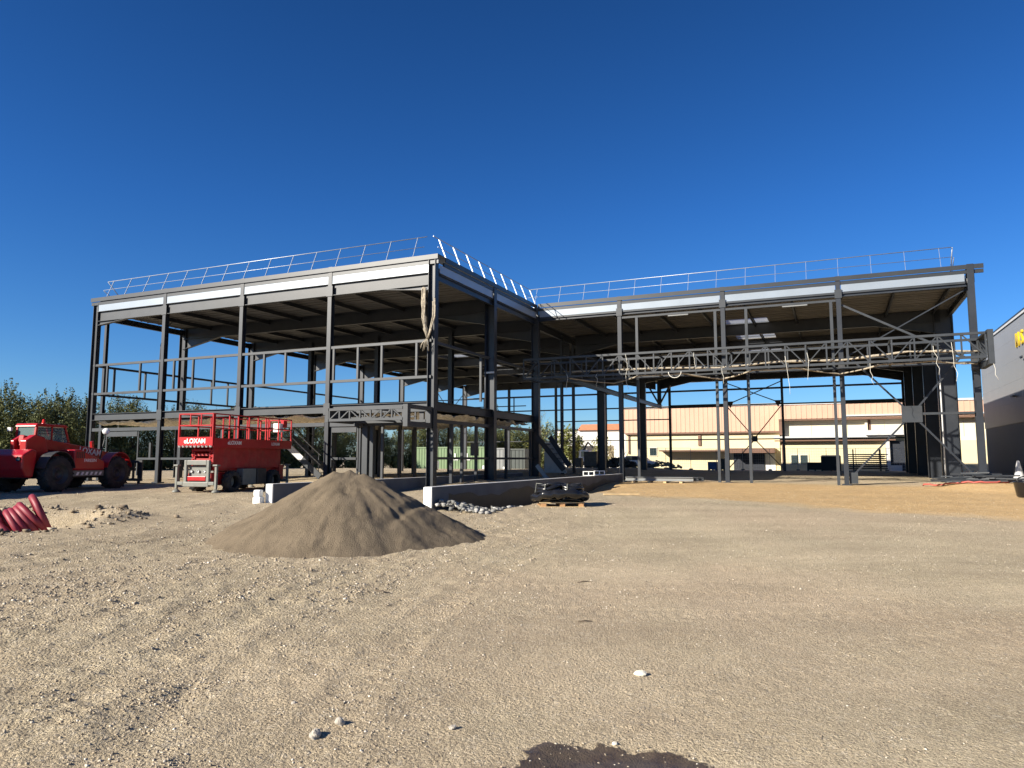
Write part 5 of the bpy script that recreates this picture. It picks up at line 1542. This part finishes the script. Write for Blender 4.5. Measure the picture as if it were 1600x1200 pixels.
def tree(name, pr, x, y, s, label, cat="tree", grp=None, rz=0., sz=None):
    e = empty(name, (x, y, gz(x, y) - .1), rz)
    e.scale = (s, s, sz or s)
    for nm, me, z in (("crown", pr[0], pr[2]), ("trunk", pr[1], 0)):
        o = bpy.data.objects.new(nm, me); COL.objects.link(o); o.parent = e; o.location = (0, 0, z)
    return tag(e, label, cat, grp)
line_ = [(-72, 50), (-58, 56), (-45, 63), (-34, 76), (-25, 92), (-14, 104), (0, 112), (10, 116)]
hts = [7.4, 7.1, 6.7, 6.3, 5.9, 6.0, 6.3, 6.3]
pl = np.array(line_, float); seg = np.hypot(*np.diff(pl, axis=0).T); cum = np.concatenate([[0], np.cumsum(seg)])
tr = random.Random(3); t = 0.; i = 0
while t < cum[-1]:
    x = np.interp(t, cum, pl[:, 0]); y = np.interp(t, cum, pl[:, 1]); h = np.interp(t, cum, hts) * tr.uniform(.86, 1.10)
    pr = PR[tr.randrange(4)]; full = pr[2] + 3.0
    lb = "dense dark green tree in the hedge row left of the steel frame" if x < -37 else "dark green tree in the row behind the left wing"
    tree("hedge_tree", pr, x + tr.uniform(-.8, .8), y + tr.uniform(-1.4, 1.4), h / full, lb, "tree", "trees of the hedge beyond the site, left part" if x < -37 else "trees of the hedge beyond the left wing", tr.uniform(0, 6))
    t += 2.5 if x < -30 else 3.1; i += 1
# low undergrowth that closes the foot of the hedge
ug, _ = foliage(3200, 2.6, 1.6, 1.2, .14, 17, 40, leafA)
t = 0.
while t < cum[-1]:
    x = np.interp(t, cum, pl[:, 0]) + .6; y = np.interp(t, cum, pl[:, 1]) - 2.6
    o = bpy.data.objects.new("hedge_bush", ug); COL.objects.link(o); o.location = (x, y, gz(x, y) + .9); o.rotation_euler.z = tr.uniform(0, 6); o.scale = (1, 1, tr.uniform(.9, 1.3))
    tag(o, "low dark bush at the foot of the hedge row", "bush", "bushes at the foot of the hedge"); t += 3.2
OL = proto(1.9, 1.9, 2.0, 3600, .12, 21, leafB, 1.6, 26, 5)
p = W(-15.6, 61); tree("olive_tree", OL, p.x, p.y, 1.05, "loose yellow green tree in front of the white house")
OL2 = proto(1.5, 1.5, 1.6, 700, .11, 23, leafB, 1.9, 22, 8)
p = W(-11.4, 61.5); tree("young_tree", OL2, p.x, p.y, 1., "thin half bare tree right of the yellow green tree")
BT = proto(2., 2., 2.6, 420, .10, 25, leafB, 2.2, 30, 9, .1)
p = W(-24, 72); tree("bare_tree", BT, p.x, p.y, 1.15, "nearly bare tree rising beyond the small containers")
cf = MB()
cme, cen = foliage(1500, .9, .9, 3.2, .12, 31, 30, leafC)
vv_ = np.empty(len(cme.vertices) * 3); cme.vertices.foreach_get("co", vv_); vv_ = vv_.reshape(-1, 3)
f_ = np.clip((3.4 - vv_[:, 2]) / 5.0, .08, 1.1); vv_[:, 0] *= f_; vv_[:, 1] *= f_
cme.vertices.foreach_set("co", vv_.ravel()); cme.update()
p = W(-36.5, 84); tree("conifer", (cme, trunk_mesh(6, .14, [], 4), 5.6), p.x, p.y, 1.35, "slender conifer rising above the hedge behind the left wing")

# sticks lying on the compacted soil
for i, (x, y, l_, rz_, lb) in enumerate(((.93, 9.6, .10, .5, "short dark stick on the soil, farthest of the three"), (.72, 7.35, .075, .25, "short dark stick on the soil, above and left of the flat white stone"), (-1.55, 8.9, .13, -.6, "dark stick on the stony soil in front of the sand heap"))):
    q = MB(); q.tube([(-l_, 0, .008), (0, .008, .014), (l_, -.006, .008)], [.006, .007, .004], 7)
    tag(q.build("stick", barkm, loc=(x, y, float(H(x, y))), rz=rz_), lb, "stick")
